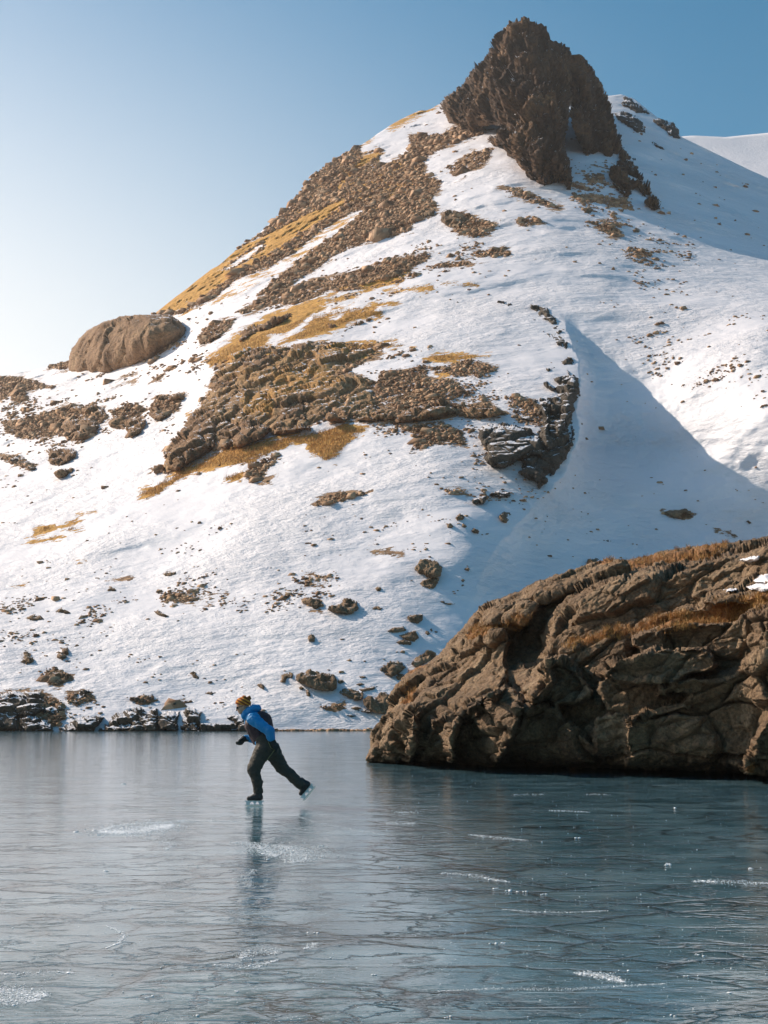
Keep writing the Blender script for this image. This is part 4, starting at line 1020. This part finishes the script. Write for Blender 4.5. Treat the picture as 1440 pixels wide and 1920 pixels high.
colr = t.mix(wht, colr, (.62, .68, .74))
hgt = t.math('ADD', t.math('MULTIPLY', t.noise(1.6, 5, .6, vec=t.mapv((1, 1.4, 1))), 1.0), t.math('MULTIPLY', t.noise(14, 4, .6), .09))
hgt = t.math('SUBTRACT', hgt, t.math('MULTIPLY', sc_, .05)); hgt = t.math('SUBTRACT', hgt, t.math('MULTIPLY', crk, .40))
rgh = t.math('ADD', t.rng(t.noise(.7, 5, .65), .3, .7, .02, .12), t.math('MULTIPLY', wht, .35))
M_ICE = t.fin(colr, rgh, t.bump(hgt, .009, 1), Specular_Tint=(.74, .89, 1.0, 1), IOR=1.35)
def sheet(name, x0, x1, y0, y1, z, mat, kind='structure'):
    me = mesh_np(name, [(x0, y0, z), (x1, y0, z), (x1, y1, z), (x0, y1, z)], [np.array([[0, 1, 2, 3]])], mat, False)
    return link(name, me, kind=kind)
sheet('lake_ice', -400, 400, -150, 150, 0, M_ICE)
sheet('ground', -3000, 3000, -3000, 3000, -1.5, M_SNOW)

# ------------------------------------------------------------------ marks left by skates, chips of ice
def on_ice(px, py):
    Y = ground_y(np.asarray(py, float)); return W(np.asarray(px, float), np.asarray(py, float), Y)
def l2(p): return crop(0, 1360, 2.0, p)
def r2(p): return crop(720, 1400, 2.0, p)
t = NT('ice_powder')
M_POWDER = t.fin((.88, .90, .93), .55)
def crumbs(name, lines, seed, label=None, cat=None, group=None, kind=None):
    """lines: (polyline on the ice, spread m, count, crumb size m)"""
    rng = np.random.RandomState(seed); P_, S_ = [], []
    for ln, spr, n, sz in lines:
        p = on_ice(*np.array(ln, float).T)[:, :2]
        d = np.r_[0, np.cumsum(np.hypot(*np.diff(p, axis=0).T))]
        n = int(n * 2.2); u = rng.uniform(0, d[-1], n); e = np.minimum(u, d[-1] - u) / d[-1]
        q = np.stack([np.interp(u, d, p[:, 0]), np.interp(u, d, p[:, 1])], 1)
        q += rng.normal(0, 1, (n, 2)) * spr * 1.7 * (.25 + 2.2 * e[:, None]) * np.array([.5, 1])
        P_.append(np.c_[q, np.full(n, .002)]); S_.append(.30 * sz * rng.lognormal(-.2, .5, n))
    P_ = np.vstack(P_); S_ = np.concatenate(S_)
    org = np.array([P_[:, 0].mean(), P_[:, 1].mean(), 0])
    o = stones(name, P_ - org, S_, M_POWDER, seed, kind=kind, flat=.18)
    o.location = org
    for k_, v_ in (('label', label), ('category', cat), ('group', group)):
        if v_: o[k_] = v_
    return o

MARKS = [
 ([(l2([(372,396),(430,378),(560,364),(700,360),(830,358),(940,362)]), .05, 1500, .022), (l2([(385,398),(440,392),(520,384),(600,374)]), .30, 1700, .028), (l2([(400,412),(500,414),(600,430),(648,447),(622,466)]), .05, 500, .018), (l2([(380,399),(470,403),(560,392),(640,374)]), .16, 2600, .03)], 'wide crescent of white ice powder left of the skater'),
 ([(l2([(865,440),(930,441),(990,462),(1030,492)]), .10, 900, .024), (l2([(1032,450),(1100,464),(1165,485),(1135,503),(1085,515)]), .14, 900, .024), (l2([(960,462),(1060,462),(1110,490)]), .25, 700, .024), (l2([(950,540),(920,575),(940,610),(1000,600)]), .04, 300, .016)], 'scraped white powder hook right below the skater'),
 ([(l2([(398,752),(440,768),(466,790),(450,815),(398,836)]), .012, 420, .014)], 'thin white curved skate cut low on the left'),
 ([(l2([(905,872),(940,852),(1000,846),(1045,856)]), .05, 320, .016), (l2([(1045,880),(1000,892),(960,905),(800,900)]), .02, 260, .014), (l2([(1185,818),(1165,832),(1140,838)]), .02, 120, .015)], 'small white scuff marks in the lower middle of the ice'),
 ([(l2([(1120,343),(1180,362),(1250,376),(1440,412)]), .04, 420, .016)], 'long faint skate line trailing away behind the skater'),
 ([(l2([(-40,990),(60,1005),(170,1015)]), .05, 900, .015), (l2([(-40,1030),(60,1035),(150,1030)]), .03, 500, .014), (l2([(-20,935),(200,925),(280,930)]), .02, 300, .012)], 'patch of white powder in the bottom left corner'),
 ([(r2([(620,239),(700,242),(770,246)]), .06, 160, .022)], 'short bright scratch on the ice below the lakeside rock'),
 ([(r2([(320,330),(430,342),(540,352)]), .05, 260, .022)], 'slanting white scratch left in the middle of the right ice'),
 ([(r2([(215,474),(330,482),(400,496),(470,508)]), .04, 260, .02)], 'pale scratch running down towards the crumbs of ice'),
 ([(r2([(440,610),(560,620),(700,622),(840,616)]), .012, 260, .014)], 'straight white line across the middle of the right ice'),
 ([(r2([(720,850),(800,856),(900,882)]), .035, 420, .016)], 'bright broad scrape in the bottom right of the ice'),
 ([(r2([(200,918),(420,908),(660,912),(860,900),(1060,890)]), .012, 600, .010)], 'long thin powder line under the bright broad scrape'),
 ([(r2([(1160,505),(1300,508),(1440,512)]), .05, 240, .022)], 'white line near the right edge of the ice'),
 ([(r2([(480,180),(600,178)]), .06, 60, .022), (r2([(750,178),(850,180)]), .06, 50, .022)], 'two short white dashes far off under the rock'),
 ([(r2([(60,246),(100,246)]), .12, 60, .03), (r2([(20,286),(110,288)]), .10, 90, .028)], 'pair of pale dashes left under the tip of the rock'),
]
for k, (ls, lb) in enumerate(MARKS):
    crumbs('ice_powder', ls, 700 + k, lb, None, None, 'stuff')
prx = rng.uniform(500, 730, 900); pry = rng.normal(1368.6, .8, 900)
stones('shore_pebbles', W(prx, pry, 123.2 + rng.uniform(0, 1.5, 900)) * [1, 1, 0] + [0, 0, .03], rng.lognormal(-1.6, .5, 900), M_STONE, 78)
dots = r2([(470,540),(478,545),(535,546),(420,532),(1065,440),(1075,443),(1375,458),(440,738),(432,741),(1200,783),(1150,860),(1090,1005),(905,842),(1300,923),(720,342),(1088,230),(590,555),(240,1018)]) + l2([(675,358),(392,548),(1210,452),(890,1000),(565,1020),(1390,938),(465,220),(1175,780)])
rng = np.random.RandomState(5)
dp = on_ice(*np.array(dots).T)
bits = [dp + np.c_[rng.normal(0, .02, (len(dp), 2)), np.zeros(len(dp))] for _ in range(3)]
nr_ = 2600
rx = rng.uniform(-40, 1480, nr_); ry = 1440 + 480 * rng.uniform(0, 1, nr_) ** .8
bits.append(on_ice(rx, ry)); bp = np.vstack(bits); bp[:, 2] = .003
bs = np.r_[np.repeat([.018], len(dp) * 3) * bp[:len(dp) * 3, 1] / 11, rng.lognormal(-5.9, .5, nr_) * np.sqrt(bp[len(dp) * 3:, 1] / 6)]
stones('ice_chips', bp, bs, M_POWDER, 77, flat=.3)

# ------------------------------------------------------------------ the skater: bodies grown from distance fields
def cap(P, a, b, ra, rb=None):
    a = np.array(a, float); b = np.array(b, float); rb = ra if rb is None else rb
    d = b - a; t_ = np.clip(((P - a) @ d) / (d @ d + 1e-12), 0, 1)
    return np.linalg.norm(P - a - t_[:, None] * d, axis=1) - (ra + (rb - ra) * t_)
def elp(P, c, r, R3=None):
    q = P - np.array(c, float)
    if R3 is not None: q = q @ R3
    r = np.array(r, float); k0 = np.linalg.norm(q / r, axis=1); k1 = np.linalg.norm(q / (r * r), axis=1)
    return k0 * (k0 - 1) / np.maximum(k1, 1e-6)
def su(*ds, k=.04):
    r = ds[0]
    for d in ds[1:]:
        h = np.clip(.5 + .5 * (d - r) / k, 0, 1); r = d * (1 - h) + r * h - k * h * (1 - h)
    return r
def nets(fn, lo, hi, h):
    lo = np.array(lo, float); n = np.ceil((np.array(hi) - lo) / h).astype(int) + 1
    g = np.stack(np.meshgrid(*[lo[i] + h * np.arange(n[i]) for i in range(3)], indexing='ij'), -1).reshape(-1, 3)
    v = fn(g).reshape(n); ins = v < 0
    cor = [(i, j, k) for i in (0, 1) for j in (0, 1) for k in (0, 1)]
    sl = lambda A, c: A[c[0]:n[0] - 1 + c[0], c[1]:n[1] - 1 + c[1], c[2]:n[2] - 1 + c[2]]
    cnt = sum(sl(ins, c).astype(int) for c in cor); act = (cnt > 0) & (cnt < 8)
    ids = -np.ones(act.shape, int); ids[act] = np.arange(act.sum()); I = np.argwhere(act)
    acc = np.zeros((len(I), 3)); num = np.zeros(len(I))
    for a in cor:
        for ax in range(3):
            if a[ax]: continue
            b = list(a); b[ax] = 1
            va = sl(v, a)[act]; vb = sl(v, b)[act]; m = (va < 0) != (vb < 0)
            tt = np.where(m, va / np.where(m, va - vb, 1), 0)
            p = np.array(a, float)[None].repeat(len(I), 0); p[:, ax] += tt
            acc += p * m[:, None]; num += m
    pts = lo + h * (I + acc / num[:, None])
    Fq = []
    for ax in range(3):
        o1, o2 = [(1, 2), (2, 0), (0, 1)][ax]
        A = np.moveaxis(ins, ax, 0)
        s0 = [slice(None)] * 3; s1 = [slice(None)] * 3; s0[ax] = slice(0, -1); s1[ax] = slice(1, None)
        a_, b_ = ins[tuple(s0)], ins[tuple(s1)]
        e = np.argwhere(a_ != b_); e = e[(e[:, o1] > 0) & (e[:, o2] > 0) & (e[:, o1] < n[o1] - 1) & (e[:, o2] < n[o2] - 1)]
        fl = a_[tuple(e.T)]
        q = []
        for d1, d2 in ((1, 1), (0, 1), (0, 0), (1, 0)):
            c = e.copy(); c[:, o1] -= d1; c[:, o2] -= d2; q.append(ids[tuple(c.T)])
        q = np.stack(q, 1); q[~fl] = q[~fl][:, ::-1]
        Fq.append(q)
    Fq = np.vstack(Fq); Fq = Fq[(Fq >= 0).all(1)]
    return pts, Fq
PS = ground_y(1512.0) / F / 5.538 * 1.0
def U(cx, cy, y=0.0): return ((cx - 540) * PS, y, (1280 - cy) * PS)
foot = on_ice(np.array([380 + 540 / 5.538]), np.array([1511.0]))[0]
person = bpy.data.objects.new('person', None); COL.objects.link(person)
person.location = (foot[0], foot[1], 0.0)
person['label'] = 'ice skater in blue hooded jacket and dark vest gliding left on one leg'; person['category'] = 'person'
def grow(name, fn, lo, hi, h, mat, parent=None, label=None):
    pts, q = nets(fn, lo, hi, h)
    me = mesh_np(name, pts, [q], mat)
    return link(name, me, parent or person, label)
def cloth(name, c1, c2, sc=9, rough=.75, bd=.012, stripes=None):
    t = NT(name)
    tc = t.n.new('ShaderNodeTexCoord').outputs['Object']
    c = t.mix(t.noise(sc, 4, .6, vec=tc), c1, c2)
    h = t.math('ADD', t.noise(14, 4, .6, vec=tc), t.math('MULTIPLY', t.noise(160, 2, .6, vec=tc), .12))
    return t.fin(c, rough, t.bump(h, bd))
M_BLUE = cloth('blue_jacket', (.003, .20, .47), (.008, .29, .62), rough=.5)
M_VEST = cloth('maroon_vest', (.035, .014, .018), (.055, .022, .028), rough=.6)
M_TROU = cloth('olive_trousers', (.036, .028, .019), (.070, .055, .038))
M_GLOVE = cloth('black_glove', (.012, .014, .014), (.03, .034, .032))
M_SKIN = cloth('skin', (.55, .28, .17), (.62, .34, .21), rough=.55, bd=.002)
M_BOOT = cloth('black_boot', (.012, .010, .010), (.03, .022, .02), rough=.4)
t = NT('pale_plastic'); M_PLAST = t.fin((.80, .78, .74), .35)
t = NT('steel'); M_STEEL = t.fin((.6, .6, .6), .25, Metallic=1.0)
t = NT('dark_lens'); M_LENS = t.fin((.01, .01, .012), .08)
t = NT('gold_trim'); M_TRIM = t.fin((.22, .19, .08), .6)
t = NT('striped_knit')
tc = t.n.new('ShaderNodeTexCoord').outputs['Object']
w = t.n.new('ShaderNodeTexWave'); t.l.new(t.mapv((1, 1, 1), (0, R(-28), 0), vec=tc), w.inputs[0])
w.bands_direction = 'Z'; w.inputs['Scale'].default_value = 7.0; w.inputs['Distortion'].default_value = .6
M_HAT = t.fin(t.ramp(w.outputs['Fac'], [(.46, (.26, .045, .012)), (.58, (.80, .30, .03))]), .9, t.bump(t.noise(120, 2, .5, vec=tc), .01))
M_POM = cloth('pompom_wool', (.14, .045, .02), (.35, .16, .03), 30, .95, .03)

fold = lambda P, a, sc, s_: a * fbm(P / sc, 3, s_, .5)
# joints
HL, KL, AL = U(630, 720, -.10), U(532, 905, -.11), U(590, 1130, -.085)
HR, KR, AR = U(705, 715, .10), U(802, 885, .11), U(1022, 1082, .10)
SL, EL, WL = U(520, 402, -.19), U(700, 520, -.27), U(735, 640, -.20)
SR, ER, WR = U(500, 420, .19), U(505, 600, .27), U(408, 602, .20)
def hand_sdf(P, wr, d, side, L=.085, curl=.6, fat=1.0):
    """palm plus five bent fingers. d = pointing direction, side = where the thumb leaves"""
    d = np.array(d, float); d /= np.linalg.norm(d); sd_ = np.array(side, float); sd_ -= d * (sd_ @ d); sd_ /= np.linalg.norm(sd_)
    nrm = np.cross(d, sd_); wr = np.array(wr, float)
    pc = wr + d * L * .55
    r = cap(P, wr, pc + d * L * .2, .030 * fat, .036 * fat)
    for k, (o, ln) in enumerate([(.031, .9), (.010, 1.0), (-.012, .94), (-.032, .76)]):
        a = pc + d * L * .35 + sd_ * o * fat; b = a + (d * .8 + nrm * curl * .5) * L * .42 * ln; c = b + (d * .45 + nrm * curl) * L * .38 * ln
        r = su(r, np.minimum(cap(P, a, b, .0115 * fat, .0105 * fat), cap(P, b, c, .0105 * fat, .009 * fat)), k=.008)
    a = wr + d * L * .25 + sd_ * .025; b = a + (sd_ * .8 + d * .5) * L * .45; c = b + (d * .9 + nrm * .3) * L * .33
    return su(r, np.minimum(cap(P, a, b, .014 * fat, .012 * fat), cap(P, b, c, .012 * fat, .0095 * fat)), k=.01)
HC = U(408, 272)
tl = R(16)   # head bowed forward (faces -x)
RH = np.array([[math.cos(tl), 0, -math.sin(tl)], [0, 1, 0], [math.sin(tl), 0, math.cos(tl)]]).T
def hp(x, y, z):   # head frame: +x towards the face, z up
    v = np.array([-x, y, z]) @ np.array([[math.cos(tl), 0, math.sin(tl)], [0, 1, 0], [-math.sin(tl), 0, math.cos(tl)]])
    return np.array(HC) + v
def body_fn(P):
    head = elp(P, hp(0, 0, .02), (.098, .076, .098))
    jaw = elp(P, hp(.045, 0, -.055), (.052, .054, .060))
    head = su(head, jaw, k=.04)
    head = su(head, cap(P, hp(.094, 0, .005), hp(.117, 0, -.026), .008, .013), k=.012)
    head = su(head, cap(P, hp(.088, -.018, -.062), hp(.088, .018, -.062), .008), k=.008)
    head = np.maximum(head, -su(elp(P, hp(.104, -.032, .006), (.016, .016, .011)), elp(P, hp(.104, .032, .006), (.016, .016, .011)), k=.01))
    head = np.minimum(head, np.minimum(elp(P, hp(.092, -.032, .004), (.012, .012, .012)), elp(P, hp(.092, .032, .004), (.012, .012, .012))))
    for y in (-.078, .078): head = su(head, elp(P, hp(-.008, y, -.012), (.018, .009, .03)), k=.008)
    neck = cap(P, hp(-.02, 0, -.06), U(500, 385), .055, .062)
    tor = su(cap(P, U(520, 420), U(620, 600), .12, .11), cap(P, U(515, 415, -.15), U(515, 415, .15), .06), cap(P, U(660, 690, -.08), U(660, 690, .08), .10), k=.06)
    b = su(tor, neck, head, k=.03)
    for a, e, w_, hd in ((SL, EL, WL, 1), (SR, ER, WR, 0)):
        b = su(b, cap(P, a, e, .048, .038), k=.03); b = su(b, cap(P, e, w_, .038, .026), k=.02)
    b = su(b, hand_sdf(P, WL, np.array(U(790, 720, -.15)) - np.array(WL), (-.5, -1, 0)), k=.01)
    b = su(b, hand_sdf(P, WR, np.array(U(345, 668, .17)) - np.array(WR), (-.3, -1, .3)), k=.01)
    for h_, k_, a in ((HL, KL, AL), (HR, KR, AR)):
        b = su(b, cap(P, h_, k_, .085, .055), k=.03); b = su(b, cap(P, k_, a, .055, .036), k=.02)
    return b
grow('body', body_fn, U(300, 1200, -.42)[:1] + (-.40, .05), (U(1140, 0)[0], .40, U(0, 120)[2]), .0085, M_SKIN)
def trou_fn(P):
    pel = su(cap(P, U(628, 610, -.06), U(628, 610, .06), .135), cap(P, U(668, 695, -.085), U(668, 695, .085), .135), cap(P, U(690, 700, -.05), U(690, 700, .05), .135), k=.05)
    L = su(cap(P, U(615, 735, -.10), KL, .135, .104), cap(P, KL, U(572, 1050, -.095), .098, .078), cap(P, U(572, 1050, -.095), U(578, 1140, -.09), .078, .074), k=.03)
    Rr = su(cap(P, U(708, 730, .10), KR, .135, .096), cap(P, KR, U(1010, 1070, .10), .092, .074), k=.03)
    d = su(pel, L, Rr, k=.045)
    lowL = smooth(P[:, 2], .75, .25)
    d = d + fold(P * np.array([1, 1, 1.8]), .016, .075, 5) + fold(P, .006, .03, 6)
    d = np.maximum(d, -(P - np.array(U(580, 1150, -.09))) @ np.array([0, 0, 1.0]))
    dr = np.array(U(1010, 1070, .1)) - np.array(KR); dr /= np.linalg.norm(dr)
    pr = (P - np.array(U(1035, 1085, .1))) @ dr
    return np.maximum(d, np.where((P[:, 0] > U(760, 0)[0]), pr, -1))
grow('trousers', trou_fn, (U(440, 0)[0], -.32, .10), (U(1120, 0)[0], .32, U(0, 480)[2]), .008, M_TROU)
def jack_fn(P):
    tor = su(cap(P, U(525, 425), U(615, 600), .150, .145), cap(P, U(535, 400, -.14), U(535, 400, .14), .105), k=.06)
    hem = cap(P, U(612, 632, -.05), U(612, 632, .05), .118)
    armL = su(cap(P, SL, EL, .092, .074), cap(P, EL, U(712, 590, -.235), .074, .062), k=.03)
    armR = su(cap(P, SR, ER, .09, .07), cap(P, ER, U(428, 600, .215), .068, .050), k=.03)
    col_ = cap(P, U(470, 350), U(430, 365), .088, .070)
    d = su(tor, hem, armL, armR, col_, k=.03)
    d = d + fold(P, .016, .07, 15) + fold(P, .007, .028, 16)
    return np.maximum(d, -(P[:, 2] - U(0, 700)[2] ) + 0)
grow('jacket', jack_fn, (U(330, 0)[0], -.42, U(0, 720)[2]), (U(800, 0)[0], .42, U(0, 240)[2]), .0075, M_BLUE)
def hood_fn(P):
    d = su(elp(P, U(515, 292), (.125, .13, .068)), elp(P, U(478, 325), (.10, .12, .055)), cap(P, U(430, 345, -.06), U(430, 345, .06), .045), k=.03)
    d = np.maximum(d, -elp(P, U(470, 262), (.10, .085, .06)))
    return d + fold(P, .012, .05, 25)
grow('hood', hood_fn, (U(350, 0)[0], -.2, U(0, 420)[2]), (U(640, 0)[0], .2, U(0, 190)[2]), .007, M_BLUE)
def vest_fn(P):
    tor = su(cap(P, U(535, 450), U(605, 600), .172, .158), cap(P, U(560, 420, -.07), U(560, 420, .07), .155), k=.05)
    pack = su(cap(P, U(640, 400, -.06), U(665, 500, -.06), .095, .085), cap(P, U(640, 400, .06), U(665, 500, .06), .095, .085), cap(P, U(590, 365, -.07), U(590, 365, .07), .06), k=.05)
    d = su(tor, pack, k=.04) + fold(P, .012, .06, 35)
    arm = np.minimum(cap(P, SL, EL, .098, .082), cap(P, SR, ER, .098, .082))
    d = np.maximum(d, -arm - .004)
    d = np.maximum(d, (P - np.array(U(470, 400))) @ np.array([-.5, 0, .86]) - .015)
    return np.maximum(d, -(P[:, 2] - U(0, 662)[2]))
grow('vest', vest_fn, (U(380, 0)[0], -.34, U(0, 680)[2]), (U(780, 0)[0], .34, U(0, 300)[2]), .0075, M_VEST)
def glove(wr, tgt, side, forearm):
    def fn(P):
        d = hand_sdf(P, wr, np.array(tgt) - np.array(wr), side, .095, .6, 1.35)
        return su(d, cap(P, forearm, wr, .048, .044), k=.02) + fold(P, .004, .02, 45)
    c = (np.array(wr) + np.array(tgt)) / 2
    lo = np.minimum(np.array(forearm), np.minimum(np.array(wr), np.array(tgt))) - .12; hi = np.maximum(np.array(forearm), np.maximum(np.array(wr), np.array(tgt))) + .12
    return grow('glove', fn, lo, hi, .005, M_GLOVE)
glove(WL, U(785, 712, -.16), (-.5, -1, 0), U(716, 592, -.228))
glove(WR, U(345, 668, .17), (-.3, -1, .3), U(440, 602, .225))
# cord along the hip
def tube(name, pts, r, mat, parent=None, n=6):
    pts = np.array(pts, float); m = len(pts)
    tg = np.gradient(pts, axis=0); tg /= np.linalg.norm(tg, axis=1)[:, None]
    a = np.cross(tg, [0.3, 1, .2]); a /= np.linalg.norm(a, axis=1)[:, None]; b = np.cross(tg, a)
    an = np.arange(n) * 6.2832 / n
    v = (pts[:, None] + r * (a[:, None] * np.cos(an)[None, :, None] + b[:, None] * np.sin(an)[None, :, None])).reshape(-1, 3)
    i = np.arange(m - 1)[:, None] * n + np.arange(n)[None]; j = np.arange(m - 1)[:, None] * n + (np.arange(n)[None] + 1) % n
    return link(name, mesh_np(name, v, [np.stack([i, j, j + n, i + n], -1).reshape(-1, 4)], mat), parent or person)
tube('cord', [U(664, 580, -.185), U(690, 640, -.235), U(712, 690, -.240), U(748, 712, -.20), U(700, 775, -.20), U(662, 828, -.16)], .006, M_TRIM)
# hat
def hat_fn(P):
    d = elp(P, hp(-.012, 0, .044), (.124, .100, .106))
    d = su(d, cap(P, hp(-.03, 0, .10), hp(-.055, 0, .135), .05, .03), k=.03)
    q = (P - hp(0, 0, .0))
    up = hp(0, 0, 1) - hp(0, 0, 0); fw = hp(1, 0, 0) - hp(0, 0, 0)
    return np.maximum(d, -(q @ up - .028 - .42 * (q @ fw))) + fold(P, .004, .02, 55)
hat = grow('hat', hat_fn, (U(300, 0)[0], -.14, U(0, 360)[2]), (U(540, 0)[0], .14, U(0, 130)[2]), .005, M_HAT)
def pom_fn(P):
    return np.linalg.norm(P - np.array(U(466, 186)), axis=1) - .036 + .016 * fbm(P / .012, 2, 65)
grow('pompom', pom_fn, np.array(U(466, 186)) - .07, np.array(U(466, 186)) + .07, .004, M_POM, hat)
def gl_fn(P):
    d = 1e3
    for y in (-1, 1):
        d = np.minimum(d, elp(P, hp(.092, y * .034, .006), (.018, .031, .022)))
        d = np.minimum(d, cap(P, hp(.085, y * .060, .010), hp(-.01, y * .082, .008), .005))
    return d
grow('sunglasses', gl_fn, hp(0, 0, 0) - .15, hp(0, 0, 0) + .15, .0045, M_LENS)
# skates
def skate(org, fx, uz, y0):
    """org = middle of the sole, fx = toe direction, uz = up the shin (x,z pairs)"""
    fx = np.array([fx[0], 0, fx[1]], float); fx /= np.linalg.norm(fx); uz = np.array([uz[0], 0, uz[1]], float); uz /= np.linalg.norm(uz); vy = np.array([0, 1.0, 0])
    O = np.array([org[0], y0, org[2]]); T = lambda a, b, c: O + fx * a + vy * b + uz * c
    e = bpy.data.objects.new('skate', None); COL.objects.link(e); e.parent = person
    def boot(P):
        d = su(cap(P, T(-.085, 0, .050), T(.085, 0, .036), .046, .034), cap(P, T(-.075, 0, .05), T(-.060, 0, .185), .050, .056), cap(P, T(-.03, 0, .075), T(.03, 0, .052), .044, .036), k=.03)
        d = np.maximum(d, -((P - T(0, 0, .004)) @ uz))
        d = np.maximum(d, ((P - T(0, 0, .205)) @ (uz * .97 - fx * .15)))
        return d + fold(P, .003, .02, 71)
    c = T(0, 0, .1)
    def part(name, fn, mat, h=.005):
        pts, q = nets(fn, c - .24, c + .24, h); return link(name, mesh_np(name, pts, [q], mat), e)
    part('boot', boot, M_BOOT)
    for k in range(5):
        a, z = .012 + .014 * k, .112 - .013 * k
        tube('lace', [T(a, -.03, z + .0), T(a + .004, -.01, z + .012), T(a + .004, .01, z + .012), T(a, .03, z)], .0035, M_PLAST, e)
    def prism(name, quads, th, mat):
        V_, F_ = [], []
        for q in quads:
            b = len(V_)
            for sgn in (-1, 1): V_ += [T(a, sgn * th, z) for a, z in q]
            n = len(q)
            F_.append([b + k for k in range(n)]); F_.append([b + n + k for k in range(n)][::-1])
            for k in range(n): F_.append([b + k, b + n + k, b + n + (k + 1) % n, b + (k + 1) % n])
        me = bpy.data.meshes.new(name); me.from_pydata([tuple(v_) for v_ in V_], [], F_); me.materials.append(mat)
        bmx = __import__('bmesh').new(); bmx.from_mesh(me); __import__('bmesh').ops.recalc_face_normals(bmx, faces=bmx.faces); bmx.to_mesh(me); bmx.free()
        return link(name, me, e)
    prism('blade_holder', [[(-.145, .004), (.140, .004), (.148, -.014), (-.150, -.014)],
                           [(-.128, -.014), (-.060, -.014), (-.078, -.052), (-.112, -.052)],
                           [(.050, -.014), (.130, -.014), (.118, -.052), (.072, -.052)],
                           [(-.035, -.014), (.020, -.014), (.000, -.050), (-.016, -.050)],
                           [(-.140, -.052), (.140, -.052), (.136, -.062), (-.134, -.062)]], .011, M_PLAST)
    prism('blade', [[(-.148, -.058), (-.140, -.074), (-.10, -.082), (.10, -.082), (.142, -.072), (.152, -.056), (.135, -.0621), (-.13, -.0621)]], .0025, M_STEEL)
    return e
skate((U(540, 0)[0], 0, .082), (-1, 0), (0, 1), -.085)
skate(U(1063, 1130), (-.64, -.77), (-.77, .64), .10)
